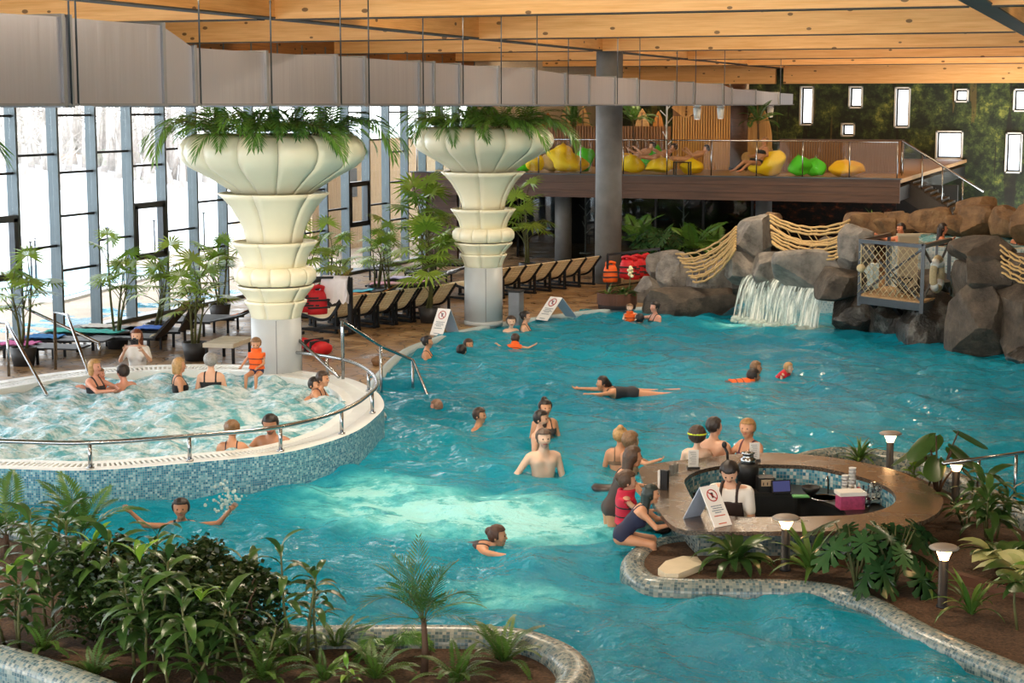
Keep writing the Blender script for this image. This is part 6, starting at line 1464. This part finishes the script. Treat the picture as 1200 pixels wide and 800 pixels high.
    for w_ in wear:
        kd,c=w_[0],w_[1]; mat=clothm(c)
        if kd in('suit','bikini','trunks','tee','apron','trousers','top'):
            def fw_(Pn,kd=kd):
                x,y,z=loc(Pn); d=union(Pn,tors,.045)
                if kd in ('suit','top'):
                    d=d-.008; a=np.maximum(d,np.maximum(z-(.36-.0*y),(-.14 if kd=='suit' else .12)-z)); 
                    b=np.maximum(union(Pn,tors+limbs[:4:2],.045)-.009,np.maximum(np.abs(np.abs(x)-.085)-.014,np.maximum(.3-z,z-.52)));  return np.minimum(a,b)
                if kd=='bikini':
                    d=d-.007; a=np.maximum(d,np.abs(z-.30)-(.028+.03*(y>0.02))); b=np.maximum(d,np.maximum(z-.06,-.14-z)); e=np.maximum(d,np.maximum(np.abs(np.abs(x)-.075)-.009,np.maximum(.3-z,z-.53))); return np.minimum(np.minimum(a,b),e)
                if kd=='trunks': return np.maximum(smin(d,union(Pn,ths,.02),.03)-.014,np.maximum(z-.09,-.0-((np.min([np.linalg.norm(Pn-t[1],axis=1) for t in ths],axis=0)-.2)*1.0)))
                if kd=='trousers': return np.maximum(smin(d,union(Pn,limbs[4:],.02),.03)-.014,z-.09)
                if kd=='tee':
                    sl=union(Pn,[(l[0],l[0]+(l[1]-l[0])*.75,l[2],l[3]) for l in (limbs[0],limbs[2])],.02); return np.maximum(np.maximum(smin(d,sl,.03)-.016,np.maximum(-.05-z,z-.485+.0*x)),-(union(Pn,neckp,.02)-.012))
                if kd=='apron': 
                    a=np.maximum(d-.03,np.maximum(np.maximum(-.45-z,z-.36),np.maximum(.0-y,np.abs(x)-.15))); b=np.maximum(d-.03,np.maximum(np.abs(np.abs(x)-.09)-.016,np.maximum(.3-z,z-.53))); return np.minimum(a,b)
            shell({'suit':'swimsuit','bikini':'bikini','trunks':'swim_trunks','tee':'shirt','apron':'apron','trousers':'trousers','top':'bikini_top'}[kd],fw_,tors+(limbs if kd in('trunks','trousers','tee') else limbs[:4:2]),mat,.0125)
        if kd=='vest':
            def fv(Pn):
                x,y,z=loc(Pn); d=union(Pn,tors,.05)-.045; a=np.maximum(np.maximum(d,np.maximum(.06-z,z-.47)),-(union(Pn,neckp,.02)-.035))
                for l in (limbs[0],limbs[2]): a=np.maximum(a,-(cap(Pn,*l)-.012))
                a=np.maximum(a,np.maximum(-(np.abs(x)-.008),-( -y+.0))*1.0 if False else a); col=np.maximum(np.abs(union(Pn,neckp,.02)-.065)-.022,np.maximum(z-.58,.42-z)); return smin(a,col,.02)
            shell('life_vest',fv,tors,mat,.014,.1)
            def fs_(Pn):
                x,y,z=loc(Pn); d=union(Pn,tors,.05)-.052; return np.maximum(d,np.minimum(np.abs(z-.18),np.abs(z-.32))-.013)
            shell('vest_strap',fs_,tors,M['webbing'],.013,.1)
        if kd=='goggles':
            pts=[tuple(hq(.112*math.sin(a)*.95,.1*math.cos(a)*1.05-.005,.035)) for a in np.linspace(0,2*math.pi,18)[:-1]]
            MB().tube(pts,.012*hs,6,0,True).build('goggles_strap',mat,p)
    return p
def face(a): return YAW+math.radians(a-180)     # 0 looks at the camera, 90 to the right of the picture, 180 away
def swimmer_at(u,v,zw,zh): return tuple(at(u,v,zw+zh))
W=.36
def pp(u,v,zh,a,label,**k): return person(tuple(at(u,v,zh)),face(a),label,**k)
BR='3b2a20'; DK='1f1714'; BL='b08a58'; GR='8f8c88'; RD='6b3a22'; LB='7a5a3c'
# whirlpool
pp(111,430,W+.42,70,'blond adult in the whirlpool holding a child in an orange vest',sex='f',hair=('bob',BL),arms=('hug','hug'),wear=[('suit','2a2a30')],tone='pink')
pp(117,438,W+.26,75,'small child in an orange vest held in the whirlpool beside the steel rail',kid=True,s=.6,hair=('short',LB),wear=[('vest','f0641c')],tone='pink')
pp(144,436,W+.27,230,'dark haired man up to his shoulders in the whirlpool beside the child',hair=('short','2c241f'),tone='pink',arms=('down','out'))
pp(210,428,W+.40,110,'short haired blonde woman with black straps in the whirlpool',sex='f',hair=('bob',BL),wear=[('suit','1b1b1f')],tone='warm')
pp(247,423,W+.47,180,'grey haired woman in a black swimsuit with her back turned in the whirlpool',sex='f',hair=('short',GR),wear=[('suit','17171b')],tone='fair',s=1.08)
person(tuple(at(300,403,.45+.57)),face(-15),'girl in an orange and navy life vest sitting on the whirlpool rim by the column',legs='sit',arms=('rest','lap'),kid=True,sex='f',s=.66,hair=('tail',LB),wear=[('suit','2b2f52'),('vest','f0641c')],head=(20,15),tone='warm')
pp(369,451,W+.2,60,'dark haired man in the whirlpool facing the woman by the steel rail',hair=('short',DK),tone='warm',arms=('fwd','down'),wear=[('trunks','22304a')])
pp(378,444,W+.3,75,'woman leaning an arm on the whirlpool rim beside the steps',sex='f',hair=('short',BR),arms=('counter','fwd'),lean=15,tone='warm',wear=[('suit','30222a')])
pp(272,503,W+.32,178,'woman with pinned up hair seen from behind near the front whirlpool rail',sex='f',hair=('bun',LB),wear=[('bikini','2d2a35')],tone='warm',arms=('cross','down'))
pp(317,497,W+.30,-8,'man resting crossed arms on the front rim of the whirlpool',hair=('short',DK),tone='tan',arms=('cross','cross'),beard='6a4a3a',lean=12,wear=[('trunks','23262d')],head=(0,18),s=1.08)
# main pool, far side
pp(443,425,.10,120,'brown haired head in the pool behind the step rail',sex='f',hair=('bun',LB),wear=[('suit','2a2d33')])
pp(501,401,.30,85,'woman with tied back dark hair standing in the pool before the white sign',sex='f',hair=('bun',DK),wear=[('suit','20242a')],tone='warm')
pp(549,404,.10,40,'man up to his chin in the pool looking to the round column sign',hair=('short',BR),tone='warm')
pp(541,411,.08,150,'person with dark wet hair low in the water, nearest of the chin deep pair',hair=('short',DK))
pp(599,377,.24,10,'pale boy facing the camera in the pool below the second column',kid=True,s=.8,hair=('short',BR),tone='pale')
pp(616,371,.34,80,'woman with black hair bun and black straps at the far pool edge',sex='f',hair=('bun',DK),wear=[('suit','17181c')],tone='fair')
pp(604,397,.16,170,'child floating in a bright orange vest in the middle of the far pool',kid=True,s=.66,lean=35,arms=('out','out'),hair=('short',BR),wear=[('vest','f0641c')])
pp(738,361,.30,0,'toddler in an orange vest in the pool near the round planter',kid=True,s=.6,hair=('short',LB),wear=[('vest','f0641c')],tone='pale',arms=('fwd','fwd'))
pp(750,374,.06,140,'swimmer with a black cap low in the water beside the toddler',hair=('cap','1a1a20'),lean=30)
pp(767,360,.34,-60,'woman in a black swimsuit at the pool edge under the rocks',sex='f',hair=('bun',DK),wear=[('suit','17181c')],tone='pink',arms=('out','down'))
pp(706,449,.16,-80,'woman in a dark swimsuit swimming breaststroke to the left of the picture',sex='f',lean=85,legs='swim',arms=('swimfwd','swimfwd'),hair=('tail',DK),wear=[('suit','22252c')],tone='warm')
pp(886,431,.22,75,'short haired man in the pool holding a swimming child',hair=('short',LB),arms=('fwd','fwd'),lean=20,tone='warm')
pp(883,441,.10,100,'child in an orange vest swimming with legs stretched out behind',kid=True,sex='f',s=.85,lean=87,legs='swim',arms=('swimfwd','swimfwd'),hair=('short',DK),wear=[('vest','f0641c'),('suit','333038')],tone='tan')
pp(924,431,.16,60,'toddler in a red vest floating beside the swimming child',kid=True,s=.62,lean=45,arms=('fwd','fwd'),hair=('short',BL),wear=[('vest','c41f2c')],tone='pale')
pp(562,487,.16,70,'short haired man up to his neck in the pool, alone left of the standing group',hair=('short',BR),tone='warm')
pp(639,478,.42,20,'woman with a high dark hair bun standing behind the bearded man',sex='f',hair=('topbun',DK),wear=[('bikini','33302f')],tone='warm')
pp(634,491,.55,70,'bearded dark haired man standing bare chested in the pool',hair=('short',DK),beard='4a3228',tone='fair',wear=[('trunks','1f2a3c')])
pp(637,514,.47,15,'broad older man standing in front of the bearded man in the pool',hair=('short','5b4a40'),tone='pale',arms=('rest','down'),beard='b08f80',s=1.06,wear=[('trunks','222222')])
pp(511,477,.0,-95,'swimmer face down at the surface near the step rail',lean=85,legs='swim',arms=('swimfwd','swimfwd'),hair=('short','8a6a58'),wear=[('trunks','b0408a')],tone='pink')
person(tuple(at(676,497,-.35)),face(-80),'diver swimming under the water right of the standing group',lean=86,legs='swim',arms=('swimfwd','swimfwd'),hair=('short',DK),tone='tan',wear=[('trunks','2a2a2a')])
# at the bar
pp(727,511,.42,175,'blonde woman with a hair bun and bare back in the pool near the bar',sex='f',hair=('topbun',BL),wear=[('bikini','7a5f4a')],tone='warm')
pp(739,517,.40,120,'brown haired child beside the blonde woman with the bare back',kid=True,s=.85,hair=('short',LB),tone='warm',arms=('out','fwd'))
pp(742,535,.82,100,'woman with long straight brown hair leaning on the bar counter',sex='f',hair=('long','4a3424'),arms=('cross','cross'),lean=22,wear=[('suit','3a2e2c')],tone='warm',s=1.02)
pp(735,564,.66,95,'child in a red life vest sitting at the bar',kid=True,s=.78,hair=('bun','4a3424'),wear=[('vest','c41f3c'),('trunks','2a2030')],arms=('fwd','down'),tone='fair')
pp(763,579,.70,85,'girl with wet dark hair in a navy swimsuit leaning on the bar counter',sex='f',kid=False,s=.86,hair=('long','16231f'),arms=('counter','counter'),lean=38,wear=[('suit','1d2340')],tone='warm',legs='sit')
pp(817,511,.62,170,'boy with a yellow goggles strap standing behind the bar counter',kid=True,s=.85,hair=('short',BR),wear=[('goggles','c8d838')],arms=('fwd','down'),tone='pale')
pp(837,500,.70,150,'short haired man with bare back turned sideways behind the counter',hair=('short','2b2421'),tone='fair',head=(-35,0),wear=[('trunks','24262e')],s=1.04)
pp(876,502,.72,-50,'woman with tied fair hair resting both arms on the counter',sex='f',hair=('tail','9a7242'),arms=('counter','cross'),lean=8,wear=[('suit','5a3340')],tone='warm',s=1.04,head=(20,0))
pp(855,553,.83,-20,'barman in a white shirt and dark apron working behind the counter',hair=('short',DK),arms=('work','work'),lean=16,head=(8,38),wear=[('tee','e7e2da'),('apron','33241f'),('trousers','1d1c1e')],tone='fair',s=1.05)
for k,(u,v) in enumerate([(766,617),(728,590),(712,570)]):
    q=at(u,v,-.02); p=thing('bar_stool','dark round stool top at the water line, %s'%('under the leaning girl','under the child in the red vest','behind the child in the red vest')[k],'stool',(q.x,q.y,0)); MB().lathe([(.001,.0),(.2,.0),(.22,-.03),(.2,-.07),(.001,-.07)][::-1],20).build('seat',plain('stool_seat','2e2422',.4) if 'stool_seat' not in bpy.data.materials else bpy.data.materials['stool_seat'],p); MB().lathe([(.05,-1.5),(.05,-.07)],10).build('leg',M['steel'],p)
# nearer swimmers
pp(583,628,.13,80,'woman with tied brown hair swimming past the front island',sex='f',lean=80,legs='frog',arms=('swimfwd','fwd'),hair=('bun','4a3024'),wear=[('suit','2b2f38')],tone='warm')
pp(212,596,.19,5,'dark haired girl splashing with both arms raised from the water',sex='f',hair=('short',DK),arms=('wave','wave'),lean=10,wear=[('suit','233040')],tone='tan',grip=.1)
m=MB()
for k in range(70):
    a=random.random(); q=at(258+random.uniform(-8,18)*a+6*a,590+random.uniform(-4,12),.02); m.sphere((q.x+random.uniform(-.15,.15),q.y+random.uniform(-.2,.2),.02+random.random()**2*.28),random.uniform(.008,.028),0,6,4)
o=tag(m.build('splash',M['fall']),'spray of water drops beside the splashing girl','splash',None,'stuff')
# upper pool
pp(1056,268,UZ+.30,-60,'man with reddened back in the upper pool behind the platform board',hair=('short',DK),tone='red',arms=('out','out'),lean=10)
pp(1105,268,UZ+.30,80,'woman with long dark hair in the upper pool',sex='f',hair=('long',DK),tone='red',arms=('out','fwd'),wear=[('suit','301c1c')])
pp(1196,271,UZ+.22,-10,'curly dark haired woman in the upper pool at the right edge',sex='f',hair=('bob',DK),tone='red',wear=[('suit','2a1a1e')])
# photographer
pc=pp(160,394,.86,0,'woman photographer with long brown hair crouching behind the whirlpool rim',sex='f',hair=('long',RD),legs='crouch',arms=('camera','camera'),wear=[('tee','eae8e4'),('trousers','20222a')],tone='fair')
cq=at(160,397,.86)+Vector((math.sin(YAW)*.17,-math.cos(YAW)*.17,-.03)); p=thing('photo_camera','black camera held up by the crouching woman','camera',tuple(cq),YAW)
MB().box((0,0,0),(.13,.06,.09)).box((0,0,.055),(.05,.05,.03)).build('body',M['black'],p); MB().lathe([(.036,0),(.04,.08),(.03,.08),(.001,.06)],14).build('lens',M['black_metal'],p,None,(math.pi/2,0,0))
# on the gallery
def lounge(u,Y,zh,a,label,**k):
    q=atY(u,195,Y); person((q.x,Y,GZ+zh),face(a),label,legs='recline',anchor='hips',**k)
lounge(745,25.9,.50,-70,'dark haired person lying back on the yellow beanbag by the pillar',lean=-62,hair=('short',DK),arms=('rest','lap'),tone='fair')
lounge(768,26.0,.50,-85,'person lying bare chested across a yellow beanbag',lean=-66,hair=('short',BR),arms=('rest','rest'),tone='warm')
lounge(806,26.2,.46,-85,'dark haired person lying on the yellow beanbag behind the small table',lean=-66,hair=('short',DK),arms=('rest','lap'),tone='warm')
lounge(889,25.35,.42,-60,'woman in a dark bikini reclining in a yellow beanbag',sex='f',lean=-22,hair=('short',LB),arms=('lap','rest'),wear=[('bikini','1c1c20')],tone='tan')
